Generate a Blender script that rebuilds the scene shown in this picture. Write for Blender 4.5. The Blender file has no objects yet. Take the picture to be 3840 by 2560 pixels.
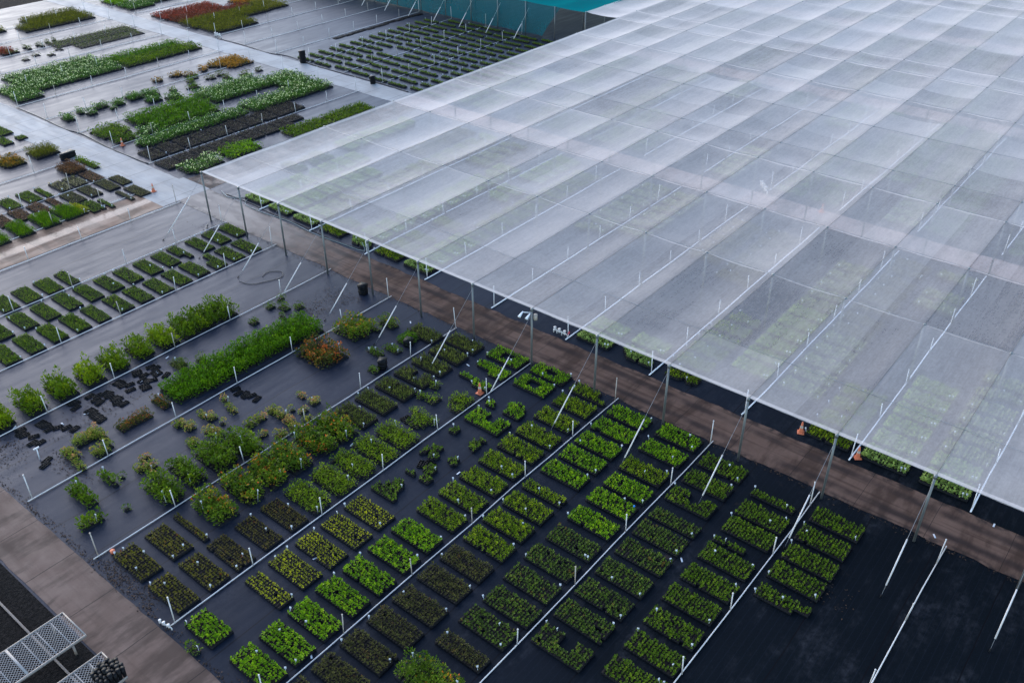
import bpy, math, random
import numpy as np
from mathutils import Matrix, Vector

# ------------------------------------------------------------------ scene, camera, light
sc = bpy.context.scene
col = sc.collection
rng = np.random.default_rng(7)
random.seed(7)

CAM = (-35.58, -59.341, 31.691)


def rot(axis, a):
    return Matrix.Rotation(a, 3, axis)


cam_data = bpy.data.cameras.new('camera')
cam_data.lens = 31.96
cam_data.sensor_width = 36.0
cam_data.clip_end = 3000
cam = bpy.data.objects.new('camera', cam_data)
col.objects.link(cam)
Rm = rot('Z', -0.88916) @ rot('X', 0.98352) @ rot('Z', 0) @ rot('Z', 0)
Rm = rot('Z', -0.88916) @ rot('X', 0.98352) @ rot('Z', -0.005278)
cam.matrix_world = Matrix.Translation(CAM) @ Rm.to_4x4()
sc.camera = cam

SUN_EL, SUN_AZ = math.radians(24), math.radians(12)      # azimuth from +Y towards +X
w = bpy.data.worlds.new('World')
sc.world = w
w.use_nodes = True
nt = w.node_tree
bg = nt.nodes['Background']
sky = nt.nodes.new('ShaderNodeTexSky')
sky.sky_type = 'NISHITA'
sky.sun_disc = False
sky.sun_elevation = SUN_EL
sky.sun_rotation = SUN_AZ
sky.air_density = 0.9
sky.dust_density = 0.4
sky.ozone_density = 1.0
nt.links.new(sky.outputs[0], bg.inputs[0])
bg.inputs[1].default_value = 0.14

sl = bpy.data.lights.new('sun', 'SUN')
sl.energy = 0.55
sl.angle = math.radians(50)
sl.color = (1.0, 0.95, 0.97)
sun = bpy.data.objects.new('sun', sl)
col.objects.link(sun)
sd = Vector((math.sin(SUN_AZ) * math.cos(SUN_EL), math.cos(SUN_AZ) * math.cos(SUN_EL), math.sin(SUN_EL)))
sun.rotation_euler = sd.to_track_quat('Z', 'Y').to_euler()
sun.location = (0, 0, 60)

sc.view_settings.view_transform = 'Standard'
sc.view_settings.look = 'None'
sc.view_settings.exposure = 1.78
sc.view_settings.gamma = 1.0
sc.cycles.max_bounces = 6
sc.cycles.transparent_max_bounces = 12
sc.cycles.use_denoising = True
sc.cycles.denoiser = 'OPENIMAGEDENOISE'
sc.cycles.denoising_input_passes = 'RGB_ALBEDO_NORMAL'

S = 4.57                 # bay of the shade house along Y
HT = 4.11                # height of the net
PIPE0, PIPE = -13.42, 6.102


def pipe_y(k):
    return PIPE0 - PIPE * k


# ------------------------------------------------------------------ tagging
def tag(o, label=None, cat=None, group=None, kind=None):
    if label: o['label'] = label
    if cat: o['category'] = cat
    if group: o['group'] = group
    if kind: o['kind'] = kind
    return o


def empty(name, loc, label=None, cat=None, group=None):
    o = bpy.data.objects.new(name, None)
    col.objects.link(o)
    o.location = loc
    o.empty_display_size = 0.2
    return tag(o, label, cat, group)


def copy_tree(o, parent=None):
    c = o.copy()
    col.objects.link(c)
    c.parent = parent
    for ch in KIDS.get(o.name, []):
        copy_tree(ch, c)
    return c


KIDS = {}


class MB:
    """collects polygons; build() links them as one mesh object"""

    def __init__(s):
        s.v, s.f, s.m, s.n = [], [], [], 0

    def add(s, V, F, mi=0):
        V = np.asarray(V, float)
        s.v.append(V)
        for f in F:
            s.f.append([i + s.n for i in f])
            s.m.append(mi)
        s.n += len(V)
        return s

    def box(s, x0, x1, y0, y1, z0, z1, mi=0):
        V = [(x, y, z) for z in (z0, z1) for x, y in ((x0, y0), (x1, y0), (x1, y1), (x0, y1))]
        return s.add(V, [(3, 2, 1, 0), (4, 5, 6, 7), (0, 1, 5, 4), (1, 2, 6, 5), (2, 3, 7, 6), (3, 0, 4, 7)], mi)

    def tube(s, pts, r, n=8, mi=0, r2=None):
        pts = [Vector(p) for p in pts]
        V, F = [], []
        for i, p in enumerate(pts):
            d = (pts[min(i + 1, len(pts) - 1)] - pts[max(i - 1, 0)]).normalized()
            a = d.orthogonal().normalized() if i == 0 else (a - d * a.dot(d)).normalized()
            b = d.cross(a)
            rr = r if r2 is None else r + (r2 - r) * i / (len(pts) - 1)
            for k in range(n):
                t = 2 * math.pi * k / n
                V.append(p + (a * math.cos(t) + b * math.sin(t)) * rr)
        for i in range(len(pts) - 1):
            for k in range(n):
                F.append((i * n + k, i * n + (k + 1) % n, (i + 1) * n + (k + 1) % n, (i + 1) * n + k))
        F.append(tuple(range(n - 1, -1, -1)))
        F.append(tuple(range((len(pts) - 1) * n, len(pts) * n)))
        return s.add([tuple(v) for v in V], F, mi)

    def build(s, name, mats, parent=None, smooth=False, off=(0, 0, 0)):
        V = np.concatenate(s.v) - np.asarray(off)
        tot = np.array([len(f) for f in s.f])
        flat = np.concatenate([np.asarray(f) for f in s.f])
        return mesh_np(name, V, flat, tot, mats, parent, np.array(s.m), smooth=smooth)


def mesh_np(name, V, flat, tot, mats, parent=None, mi=None, tint=None, smooth=False):
    me = bpy.data.meshes.new(name)
    V = np.asarray(V, np.float32)
    me.vertices.add(len(V))
    me.vertices.foreach_set('co', V.ravel())
    me.loops.add(len(flat))
    me.loops.foreach_set('vertex_index', np.asarray(flat, np.int32))
    me.polygons.add(len(tot))
    me.polygons.foreach_set('loop_start', np.concatenate([[0], np.cumsum(tot)[:-1]]).astype(np.int32))
    if not isinstance(mats, (list, tuple)):
        mats = [mats]
    for m in mats:
        me.materials.append(m)
    if mi is not None and len(mats) > 1:
        me.polygons.foreach_set('material_index', np.asarray(mi, np.int32))
    if tint is not None:
        at = me.attributes.new('tint', 'FLOAT', 'FACE')
        at.data.foreach_set('value', np.asarray(tint, np.float32))
    if smooth:
        me.polygons.foreach_set('use_smooth', np.ones(len(tot), bool))
    me.update(calc_edges=True)
    me.validate()
    o = bpy.data.objects.new(name, me)
    col.objects.link(o)
    if parent is not None:
        o.parent = parent
        KIDS.setdefault(parent.name, []).append(o)
    return o


# ------------------------------------------------------------------ materials
def mat(name):
    m = bpy.data.materials.new(name)
    m.use_nodes = True
    t = m.node_tree
    return m, t.nodes, t.links, t.nodes['Principled BSDF']


def simple(name, c, rough=0.5, spec=0.4, metal=0.0, var=0.0, scale=4.0):
    m, N, L, b = mat(name)
    b.inputs['Base Color'].default_value = (*c, 1)
    b.inputs['Roughness'].default_value = rough
    b.inputs['Specular IOR Level'].default_value = spec
    b.inputs['Metallic'].default_value = metal
    if var:
        g = N.new('ShaderNodeNewGeometry')
        n = N.new('ShaderNodeTexNoise')
        n.inputs['Scale'].default_value = scale
        n.inputs['Detail'].default_value = 5
        L.new(g.outputs['Position'], n.inputs['Vector'])
        mx = N.new('ShaderNodeMix')
        mx.data_type = 'RGBA'
        mx.inputs[6].default_value = (*[x * (1 - var) for x in c], 1)
        mx.inputs[7].default_value = (*[min(1, x * (1 + var)) for x in c], 1)
        L.new(n.outputs['Fac'], mx.inputs[0])
        L.new(mx.outputs[2], b.inputs['Base Color'])
    return m


def M(N, L, op, a, b=None, c=None):
    n = N.new('ShaderNodeMath')
    n.operation = op
    for i, v in enumerate((a, b, c)):
        if v is None: continue
        if isinstance(v, (int, float)):
            n.inputs[i].default_value = v
        else:
            L.new(v, n.inputs[i])
    return n.outputs[0]


def noise(N, L, vec, scale, detail=4, rough=0.55, stretch=None):
    if stretch:
        mp = N.new('ShaderNodeMapping')
        mp.inputs['Scale'].default_value = stretch
        L.new(vec, mp.inputs['Vector'])
        vec = mp.outputs[0]
    n = N.new('ShaderNodeTexNoise')
    n.inputs['Scale'].default_value = scale
    n.inputs['Detail'].default_value = detail
    n.inputs['Roughness'].default_value = rough
    L.new(vec, n.inputs['Vector'])
    return n.outputs['Fac']


def smooth(N, L, v, a, b):
    n = N.new('ShaderNodeMapRange')
    n.interpolation_type = 'SMOOTHSTEP'
    n.inputs['From Min'].default_value = a
    n.inputs['From Max'].default_value = b
    L.new(v, n.inputs['Value'])
    return n.outputs[0]


def mixc(N, L, f, a, b):
    mx = N.new('ShaderNodeMix')
    mx.data_type = 'RGBA'
    for i, v in ((0, f), (6, a), (7, b)):
        if isinstance(v, (int, float)):
            mx.inputs[i].default_value = v
        elif isinstance(v, tuple):
            mx.inputs[i].default_value = (*v, 1)
        else:
            L.new(v, mx.inputs[i])
    return mx.outputs[2]


def line(N, L, coord, period, half, phase=0.0):
    """1 on thin lines every PERIOD along COORD"""
    x = M(N, L, 'ADD', coord, phase)
    x = M(N, L, 'PINGPONG', x, period / 2)
    return M(N, L, 'LESS_THAN', x, half)


def make_mat_cloth():
    m, N, L, b = mat('woven_weed_mat')
    g = N.new('ShaderNodeNewGeometry')
    P = g.outputs['Position']
    sx = N.new('ShaderNodeSeparateXYZ')
    L.new(P, sx.inputs[0])
    X, Y = sx.outputs[0], sx.outputs[1]
    big = noise(N, L, P, 0.09, 4)
    mid = noise(N, L, P, 0.9, 6, 0.65)
    streak = noise(N, L, P, 1.0, 4, 0.6, (0.22, 1.6, 1))
    fine = noise(N, L, P, 24, 3, 0.8)
    thread = noise(N, L, P, 1.0, 2, 0.9, (6, 60, 1))
    c = mixc(N, L, big, (0.0020, 0.0034, 0.0046), (0.0040, 0.0060, 0.0082))
    c = mixc(N, L, M(N, L, 'MULTIPLY', smooth(N, L, thread, 0.60, 0.78), 0.5), c, (0.034, 0.044, 0.068))
    # dirt washed on to the mat
    dirt = M(N, L, 'MULTIPLY', smooth(N, L, mid, 0.60, 0.78), smooth(N, L, noise(N, L, P, 0.22, 3), 0.50, 0.66))
    c = mixc(N, L, M(N, L, 'MULTIPLY', dirt, 0.85), c, (0.045, 0.033, 0.027))
    # overlaps of the strips and faint rules woven in
    wob = M(N, L, 'MULTIPLY', M(N, L, 'SUBTRACT', noise(N, L, P, 0.5, 2), 0.5), 0.12)
    yy = M(N, L, 'ADD', Y, wob)
    seam = line(N, L, yy, 3.05, 0.030, 0.9)
    c = mixc(N, L, M(N, L, 'MULTIPLY', seam, 0.8), c, (0.003, 0.003, 0.004))
    # dried silt: pale drifts left where water stood
    silt = M(N, L, 'MULTIPLY', smooth(N, L, noise(N, L, P, 0.33, 7, 0.72, (0.5, 1.3, 1)), 0.47, 0.72), smooth(N, L, noise(N, L, P, 2.6, 5, 0.7), 0.35, 0.70))
    c = mixc(N, L, M(N, L, 'MULTIPLY', silt, 0.55), c, (0.030, 0.030, 0.033))
    rule = line(N, L, Y, 0.305, 0.008)
    c = mixc(N, L, M(N, L, 'MULTIPLY', rule, 0.22), c, (0.024, 0.030, 0.045))
    # mat wetter and glossier towards the cross road; mask also carries the painted sheen
    wet = smooth(N, L, M(N, L, 'ADD', Y, M(N, L, 'MULTIPLY', M(N, L, 'SUBTRACT', big, 0.5), 22.0)), -56.0, -10.0)
    wet = M(N, L, 'MAXIMUM', wet, M(N, L, 'MULTIPLY', smooth(N, L, X, 5.0, 9.0), 0.35))
    # slate blue sky sheen painted into the base colour there and under the net
    c = mixc(N, L, M(N, L, 'MULTIPLY', M(N, L, 'MAXIMUM', wet, smooth(N, L, X, 4.5, 9.0)), 0.8), c, (0.0165, 0.0220, 0.0400))
    c = mixc(N, L, M(N, L, 'MULTIPLY', silt, 0.45), c, (0.046, 0.046, 0.052))
    c = mixc(N, L, M(N, L, 'MULTIPLY', dirt, 0.5), c, (0.045, 0.033, 0.027))
    c = mixc(N, L, M(N, L, 'MULTIPLY', seam, 0.8), c, (0.003, 0.003, 0.004))
    L.new(c, b.inputs['Base Color'])
    r = M(N, L, 'ADD', 0.46, M(N, L, 'MULTIPLY', M(N, L, 'SUBTRACT', streak, 0.5), 0.35))
    r = M(N, L, 'ADD', r, M(N, L, 'MULTIPLY', dirt, 0.25))
    r = M(N, L, 'ADD', r, M(N, L, 'MULTIPLY', M(N, L, 'SUBTRACT', big, 0.5), 0.25))
    r = M(N, L, 'ADD', r, M(N, L, 'MULTIPLY', M(N, L, 'SUBTRACT', 1.0, wet), 0.22))
    L.new(r, b.inputs['Roughness'])
    L.new(M(N, L, 'ADD', 0.05, M(N, L, 'MULTIPLY', wet, 0.14)), b.inputs['Specular IOR Level'])
    b.inputs['Specular Tint'].default_value = (0.80, 0.86, 1.0, 1)
    bp = N.new('ShaderNodeBump')
    bp.inputs['Strength'].default_value = 0.35
    bp.inputs['Distance'].default_value = 0.02
    h = M(N, L, 'ADD', M(N, L, 'MULTIPLY', mid, 1.2), M(N, L, 'MULTIPLY', fine, 0.25))
    L.new(h, bp.inputs['Height'])
    L.new(bp.outputs[0], b.inputs['Normal'])
    return m


def make_road(name, c1, c2, along_y=True, wet=0.5, track=0.5, centre=0.0, stripe=None, spec=0.2, rut=0.0, plain=False, fade=False):
    m, N, L, b = mat(name)
    g = N.new('ShaderNodeNewGeometry')
    P = g.outputs['Position']
    sx = N.new('ShaderNodeSeparateXYZ')
    L.new(P, sx.inputs[0])
    X, Y = sx.outputs[0], sx.outputs[1]
    A, T = (Y, X) if along_y else (X, Y)
    longs = noise(N, L, P, 1.0, 5, 0.6, (3.0, 0.10, 1) if along_y else (0.10, 3.0, 1))
    cross = noise(N, L, P, 1.0, 5, 0.6, (0.25, 0.8, 1) if along_y else (0.8, 0.25, 1))
    mid = noise(N, L, P, 0.6, 6, 0.65)
    fine = noise(N, L, P, 14, 4, 0.7)
    c = mixc(N, L, smooth(N, L, mid, 0.3, 0.7), c1, c2)
    c = mixc(N, L, M(N, L, 'MULTIPLY', smooth(N, L, longs, 0.48, 0.66), track), c, tuple(x * 0.38 for x in c1))
    c = mixc(N, L, M(N, L, 'MULTIPLY', smooth(N, L, cross, 0.44, 0.62), 0.75), c, tuple(x * 0.36 for x in c1))
    c = mixc(N, L, M(N, L, 'MULTIPLY', fine, 0.25), c, tuple(x * 0.6 for x in c1))
    if plain:
        c = mixc(N, L, smooth(N, L, noise(N, L, P, 0.25, 3), 0.3, 0.7), c1, c2)
        c = mixc(N, L, M(N, L, 'MULTIPLY', smooth(N, L, longs, 0.5, 0.7), 0.4), c, tuple(x * 0.55 for x in c1))
        c = mixc(N, L, M(N, L, 'MULTIPLY', smooth(N, L, mid, 0.5, 0.72), 0.4), c, tuple(x * 0.55 for x in c1))
        c = mixc(N, L, M(N, L, 'MULTIPLY', fine, 0.3), c, tuple(x * 0.6 for x in c1))
    wob = M(N, L, 'MULTIPLY', M(N, L, 'SUBTRACT', noise(N, L, P, 0.7, 2), 0.5), 0.10)
    j = line(N, L, M(N, L, 'ADD', A, wob), 3.4, 0.014 if rut else 0.022, 0.7)
    c = mixc(N, L, M(N, L, 'MULTIPLY', j, 0.75), c, (0.02, 0.016, 0.014))
    e = smooth(N, L, M(N, L, 'ABSOLUTE', M(N, L, 'SUBTRACT', T, centre)), 1.0, 1.5)
    e = M(N, L, 'MULTIPLY', e, smooth(N, L, noise(N, L, P, 1.7, 4), 0.42, 0.62))
    if rut:
        q = M(N, L, 'ABSOLUTE', M(N, L, 'SUBTRACT', M(N, L, 'ABSOLUTE', M(N, L, 'SUBTRACT', M(N, L, 'ADD', T, M(N, L, 'MULTIPLY', wob, 2.5)), centre)), 0.72))
        q = M(N, L, 'MULTIPLY', smooth(N, L, q, 0.42, 0.05), smooth(N, L, noise(N, L, P, 0.35, 4), 0.30, 0.60))
        c = mixc(N, L, M(N, L, 'MULTIPLY', q, rut), c, (0.030, 0.021, 0.019))
    fd = None
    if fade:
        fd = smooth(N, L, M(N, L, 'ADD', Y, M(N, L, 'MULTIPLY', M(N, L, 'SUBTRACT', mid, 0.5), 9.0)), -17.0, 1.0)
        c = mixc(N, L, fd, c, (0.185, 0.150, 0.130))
    if stripe is None and not plain and centre:
        c = mixc(N, L, M(N, L, 'MULTIPLY', e, 0.8), c, (0.022, 0.018, 0.017))
    L.new(c, b.inputs['Base Color'])
    wetn = smooth(N, L, noise(N, L, P, 0.8, 4, 0.6, (1.4, 0.5, 1) if along_y else (0.3, 1.6, 1)), 0.38, 0.62)
    r = M(N, L, 'SUBTRACT', 0.62, M(N, L, 'MULTIPLY', wetn, wet * 0.55))
    if stripe is not None:
        st = smooth(N, L, M(N, L, 'ABSOLUTE', M(N, L, 'SUBTRACT', T, stripe)), 0.75, 0.15)
        r = M(N, L, 'SUBTRACT', r, M(N, L, 'MULTIPLY', st, 0.38))
    r = M(N, L, 'MAXIMUM', r, 0.2)
    L.new(r, b.inputs['Roughness'])
    b.inputs['Specular IOR Level'].default_value = spec
    if fd is not None:
        L.new(M(N, L, 'ADD', spec, M(N, L, 'MULTIPLY', fd, 0.16)), b.inputs['Specular IOR Level'])
    bp = N.new('ShaderNodeBump')
    bp.inputs['Strength'].default_value = 0.25
    bp.inputs['Distance'].default_value = 0.01
    L.new(M(N, L, 'ADD', fine, mid), bp.inputs['Height'])
    L.new(bp.outputs[0], b.inputs['Normal'])
    return m


def make_soil():
    m, N, L, b = mat('dark_gravel')
    g = N.new('ShaderNodeNewGeometry')
    P = g.outputs['Position']
    v = N.new('ShaderNodeTexVoronoi')
    v.inputs['Scale'].default_value = 14
    L.new(P, v.inputs['Vector'])
    f = noise(N, L, P, 6, 6, 0.7)
    c = mixc(N, L, smooth(N, L, f, 0.35, 0.7), (0.006, 0.0055, 0.005), (0.022, 0.018, 0.016))
    c = mixc(N, L, M(N, L, 'MULTIPLY', smooth(N, L, noise(N, L, P, 30, 2, 0.8), 0.68, 0.74), 0.7), c, (0.20, 0.17, 0.13))
    L.new(c, b.inputs['Base Color'])
    b.inputs['Roughness'].default_value = 0.9
    b.inputs['Specular IOR Level'].default_value = 0.05
    bp = N.new('ShaderNodeBump')
    bp.inputs['Strength'].default_value = 0.8
    bp.inputs['Distance'].default_value = 0.03
    L.new(v.outputs['Distance'], bp.inputs['Height'])
    L.new(bp.outputs[0], b.inputs['Normal'])
    return m


def make_net(name, colr, t0, trans=0.25, band=True):
    """woven cloth: the threads cover more of the view the flatter one looks along it, so clear share = t0 ** (1/cos)"""
    m, N, L, b = mat(name)
    N.remove(b)
    out = N['Material Output'] if 'Material Output' in N else N.new('ShaderNodeOutputMaterial')
    g = N.new('ShaderNodeNewGeometry')
    P = g.outputs['Position']
    d = N.new('ShaderNodeVectorMath')
    d.operation = 'DOT_PRODUCT'
    L.new(g.outputs['Incoming'], d.inputs[0])
    L.new(g.outputs['Normal'], d.inputs[1])
    cs = M(N, L, 'MAXIMUM', M(N, L, 'ABSOLUTE', d.outputs['Value']), 0.12)
    n1 = noise(N, L, P, 0.35, 5, 0.6)
    n2 = noise(N, L, P, 1.0, 4, 0.6, (0.15, 2.4, 1))
    t = M(N, L, 'ADD', t0, M(N, L, 'MULTIPLY', M(N, L, 'SUBTRACT', n1, 0.5), 0.10))
    t = M(N, L, 'ADD', t, M(N, L, 'MULTIPLY', M(N, L, 'SUBTRACT', n2, 0.5), 0.08))
    sx = N.new('ShaderNodeSeparateXYZ')
    L.new(P, sx.inputs[0])
    # lengths of cloth of different age and tension from bay to bay
    cb = N.new('ShaderNodeCombineXYZ')
    L.new(M(N, L, 'FLOOR', M(N, L, 'DIVIDE', sx.outputs[1], 4.57)), cb.inputs[1])
    L.new(M(N, L, 'FLOOR', M(N, L, 'DIVIDE', M(N, L, 'ADD', sx.outputs[0], 4.13), 8.25)), cb.inputs[0])
    wn = N.new('ShaderNodeTexWhiteNoise')
    wn.noise_dimensions = '2D'
    L.new(cb.outputs[0], wn.inputs['Vector'])
    t = M(N, L, 'ADD', t, M(N, L, 'MULTIPLY', M(N, L, 'SUBTRACT', wn.outputs['Value'], 0.5), 0.09))
    cb2 = N.new('ShaderNodeCombineXYZ')
    L.new(M(N, L, 'FLOOR', M(N, L, 'DIVIDE', sx.outputs[1], 2.285)), cb2.inputs[1])
    L.new(M(N, L, 'FLOOR', M(N, L, 'DIVIDE', sx.outputs[0], 28.8)), cb2.inputs[0])
    wn2 = N.new('ShaderNodeTexWhiteNoise')
    wn2.noise_dimensions = '2D'
    L.new(cb2.outputs[0], wn2.inputs['Vector'])
    t = M(N, L, 'ADD', t, M(N, L, 'MULTIPLY', M(N, L, 'SUBTRACT', wn2.outputs['Value'], 0.5), 0.06))
    n3 = noise(N, L, P, 1.0, 2, 0.8, (1.2, 9.0, 1))
    n4 = noise(N, L, P, 5.0, 2, 0.8)
    t = M(N, L, 'ADD', t, M(N, L, 'MULTIPLY', M(N, L, 'SUBTRACT', n3, 0.5), 0.10))
    t = M(N, L, 'ADD', t, M(N, L, 'MULTIPLY', M(N, L, 'SUBTRACT', n4, 0.5), 0.10))
    T = M(N, L, 'POWER', t, M(N, L, 'DIVIDE', 1.0, cs))
    df = N.new('ShaderNodeBsdfDiffuse')
    tl = N.new('ShaderNodeBsdfTranslucent')
    cc = mixc(N, L, noise(N, L, P, 0.8, 5, 0.65), tuple(x * 0.93 for x in colr), colr)
    L.new(cc, df.inputs[0])
    L.new(cc, tl.inputs[0])
    mx = N.new('ShaderNodeMixShader')
    mx.inputs[0].default_value = trans
    L.new(df.outputs[0], mx.inputs[1])
    L.new(tl.outputs[0], mx.inputs[2])
    tr = N.new('ShaderNodeBsdfTransparent')
    m2 = N.new('ShaderNodeMixShader')
    L.new(T, m2.inputs[0])
    L.new(mx.outputs[0], m2.inputs[1])
    L.new(tr.outputs[0], m2.inputs[2])
    L.new(m2.outputs[0], out.inputs[0])
    return m


def make_leaf(name, stops, rough=0.5, trans=0.22):
    m, N, L, b = mat(name)
    a = N.new('ShaderNodeAttribute')
    a.attribute_name = 'tint'
    r = N.new('ShaderNodeValToRGB')
    el = r.color_ramp.elements
    el[0].position, el[0].color = stops[0][0], (*stops[0][1], 1)
    el[1].position, el[1].color = stops[-1][0], (*stops[-1][1], 1)
    for p, c in stops[1:-1]:
        e = el.new(p)
        e.color = (*c, 1)
    L.new(a.outputs['Fac'], r.inputs[0])
    L.new(r.outputs[0], b.inputs['Base Color'])
    b.inputs['Roughness'].default_value = rough
    b.inputs['Specular IOR Level'].default_value = 0.10
    tl = N.new('ShaderNodeBsdfTranslucent')
    L.new(r.outputs[0], tl.inputs[0])
    mx = N.new('ShaderNodeMixShader')
    mx.inputs[0].default_value = trans
    L.new(b.outputs[0], mx.inputs[1])
    L.new(tl.outputs[0], mx.inputs[2])
    L.new(mx.outputs[0], N['Material Output'].inputs[0])
    return m


MAT = {}
MAT['mat'] = make_mat_cloth()
MAT['road_main'] = make_road('wet_brown_concrete', (0.140, 0.080, 0.056), (0.190, 0.114, 0.082), True, 0.25, 0.6, 2.0, None, 0.04, 0.8, False, True)
MAT['road_left'] = make_road('pale_brown_concrete', (0.140, 0.088, 0.066), (0.195, 0.128, 0.098), True, 0.45, 0.2, -26.4, None, 0.07)
MAT['road_far'] = make_road('pale_wet_concrete', (0.27, 0.255, 0.24), (0.36, 0.345, 0.33), True, 0.15, 0.1, 0, None, 0.2, 0.0, True)
MAT['road_cross'] = make_road('rusty_wet_concrete', (0.17, 0.090, 0.055), (0.24, 0.140, 0.090), False, 0.3, 0.35, 7.1, 7.2, 0.13)
MAT['road_net'] = make_road('pinkish_dry_concrete', (0.34, 0.22, 0.18), (0.44, 0.30, 0.25), True, 0.1, 0.2, 0)
MAT['soil'] = make_soil()
MAT['net'] = make_net('white_shade_net', (0.99, 0.86, 0.755), 0.775)
MAT['hem'] = make_net('white_net_hem', (0.99, 0.86, 0.755), 0.68)
MAT['teal'] = make_net('teal_shade_net', (0.006, 0.19, 0.19), 0.42)
MAT['teal_wall'] = make_net('teal_net_wall', (0.02, 0.17, 0.20), 0.45)
MAT['pvc'] = simple('white_pvc', (0.66, 0.61, 0.56), 0.4, 0.4, var=0.12, scale=1.5)
MAT['pvc_lifted'] = simple('lifted_white_pvc', (0.86, 0.84, 0.83), 0.4, 0.4)  # whiter copy of the PVC, brightness put in so pipes show through the net
MAT['pvc_old'] = simple('yellowed_pvc', (0.45, 0.38, 0.31), 0.5, 0.3, var=0.3, scale=5)
MAT['steel'] = simple('galvanised_steel', (0.17, 0.175, 0.165), 0.45, 0.5, 0.4, var=0.3, scale=3)
MAT['wire'] = simple('steel_cable', (0.13, 0.115, 0.10), 0.5)
MAT['wire_pale'] = simple('guy_cable', (0.24, 0.24, 0.24), 0.5, 0.4)
MAT['black'] = simple('black_plastic', (0.006, 0.006, 0.007), 0.5, 0.15, var=0.3)
MAT['potmix'] = simple('potting_mix', (0.013, 0.010, 0.008), 0.9, 0.2, var=0.5, scale=30)
MAT['tag'] = simple('white_tag', (0.68, 0.67, 0.67), 0.5)
MAT['yellow_tag'] = simple('yellow_tag', (0.75, 0.55, 0.02), 0.5)
MAT['blue_tag'] = simple('blue_tag', (0.03, 0.25, 0.75), 0.5)
MAT['orange'] = simple('faded_orange', (0.62, 0.16, 0.07), 0.55, var=0.2, scale=10)
MAT['red'] = simple('red_plastic', (0.55, 0.03, 0.06), 0.5)
MAT['hose'] = simple('black_hose', (0.012, 0.012, 0.013), 0.4)
MAT['hose_grey'] = simple('grey_hose', (0.16, 0.20, 0.20), 0.45)
MAT['bench'] = simple('weathered_bench_frame', (0.34, 0.285, 0.24), 0.6, 0.3, var=0.2, scale=6)
MAT['benchmesh'] = simple('expanded_mesh', (0.34, 0.31, 0.285), 0.6, 0.2)
MAT['tan'] = simple('tan_pipe', (0.30, 0.22, 0.17), 0.6, var=0.2)
MAT['lamp'] = simple('white_housing', (0.75, 0.75, 0.74), 0.4)
MAT['lens'] = simple('lamp_glass', (0.5, 0.52, 0.5), 0.15, 0.6)
MAT['flower_white'] = simple('white_petal', (0.75, 0.78, 0.68), 0.6)

LEAF = {}


def leafmat(n, *st):
    LEAF[n] = make_leaf('leaf_' + n, st)


leafmat('bright', (0, (0.0652, 0.1503, 0.0028)), (0.5, (0.1628, 0.3102, 0.0047)), (1, (0.3437, 0.4886, 0.0084)))
leafmat('mid', (0, (0.0640, 0.1129, 0.0031)), (0.5, (0.1599, 0.2351, 0.0054)), (1, (0.3196, 0.3764, 0.0086)))
leafmat('dark', (0, (0.0427, 0.0757, 0.0038)), (0.5, (0.0924, 0.1612, 0.0067)), (1, (0.1960, 0.2726, 0.0096)))
leafmat('deep', (0, (0.0323, 0.0473, 0.0068)), (0.45, (0.0647, 0.1107, 0.0111)), (0.8, (0.1358, 0.1975, 0.0152)), (1, (0.1133, 0.0578, 0.0118)))
leafmat('bronze', (0, (0.0510, 0.0534, 0.0154)), (0.5, (0.1121, 0.1024, 0.0282)), (0.8, (0.1579, 0.1515, 0.0333)), (1, (0.1403, 0.0758, 0.0282)))
leafmat('olive', (0, (0.0460, 0.0425, 0.0056)), (0.45, (0.1152, 0.1012, 0.0091)), (0.8, (0.1987, 0.1715, 0.0140)), (1, (0.1987, 0.0523, 0.0105)))
leafmat('brown', (0, (0.0460, 0.0391, 0.0096)), (0.5, (0.1005, 0.0820, 0.0134)), (0.8, (0.1465, 0.1104, 0.0173)), (1, (0.1674, 0.0534, 0.0154)))
leafmat('lime', (0, (0.1504, 0.1638, 0.0048)), (0.5, (0.3550, 0.3587, 0.0072)), (1, (0.6278, 0.5529, 0.0132)))
leafmat('grey', (0, (0.0574, 0.0737, 0.0147)), (0.5, (0.1304, 0.1538, 0.0276)), (1, (0.2476, 0.2560, 0.0414)))
leafmat('green', (0, (0.0444, 0.0813, 0.0031)), (0.5, (0.0998, 0.1707, 0.0055)), (1, (0.2359, 0.2924, 0.0094)))
leafmat('redtip', (0, (0.0483, 0.0957, 0.0050)), (0.45, (0.1084, 0.1722, 0.0076)), (0.72, (0.2055, 0.2390, 0.0113)), (0.88, (0.4830, 0.1626, 0.0139)), (1, (0.7245, 0.1434, 0.0189)))
leafmat('fire', (0, (0.0350, 0.0570, 0.0070)), (0.45, (0.1050, 0.1050, 0.0105)), (0.65, (0.3150, 0.0900, 0.0123)), (1, (0.5775, 0.1200, 0.0218)))
leafmat('pink', (0, (0.0900, 0.1375, 0.0123)), (0.5, (0.2400, 0.2888, 0.0262)), (0.75, (0.4350, 0.3300, 0.0700)), (1, (0.6450, 0.2475, 0.1050)))
leafmat('grass', (0, (0.0840, 0.0926, 0.0084)), (0.5, (0.1595, 0.1567, 0.0126)), (1, (0.2520, 0.2209, 0.0196)))
leafmat('lush', (0, (0.0372, 0.0972, 0.0024)), (0.5, (0.0954, 0.2083, 0.0040)), (1, (0.2120, 0.3194, 0.0064)))
leafmat('white', (0, (0.0360, 0.1080, 0.0098)), (0.55, (0.0780, 0.1740, 0.0154)), (0.78, (0.1680, 0.2640, 0.0350)), (0.80, (0.7440, 0.7920, 0.3360)), (1, (0.8500, 0.8500, 0.4340)))
leafmat('red', (0, (0.1294, 0.0550, 0.0200)), (0.5, (0.2875, 0.0523, 0.0260)), (1, (0.4744, 0.0825, 0.0450)))
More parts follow.
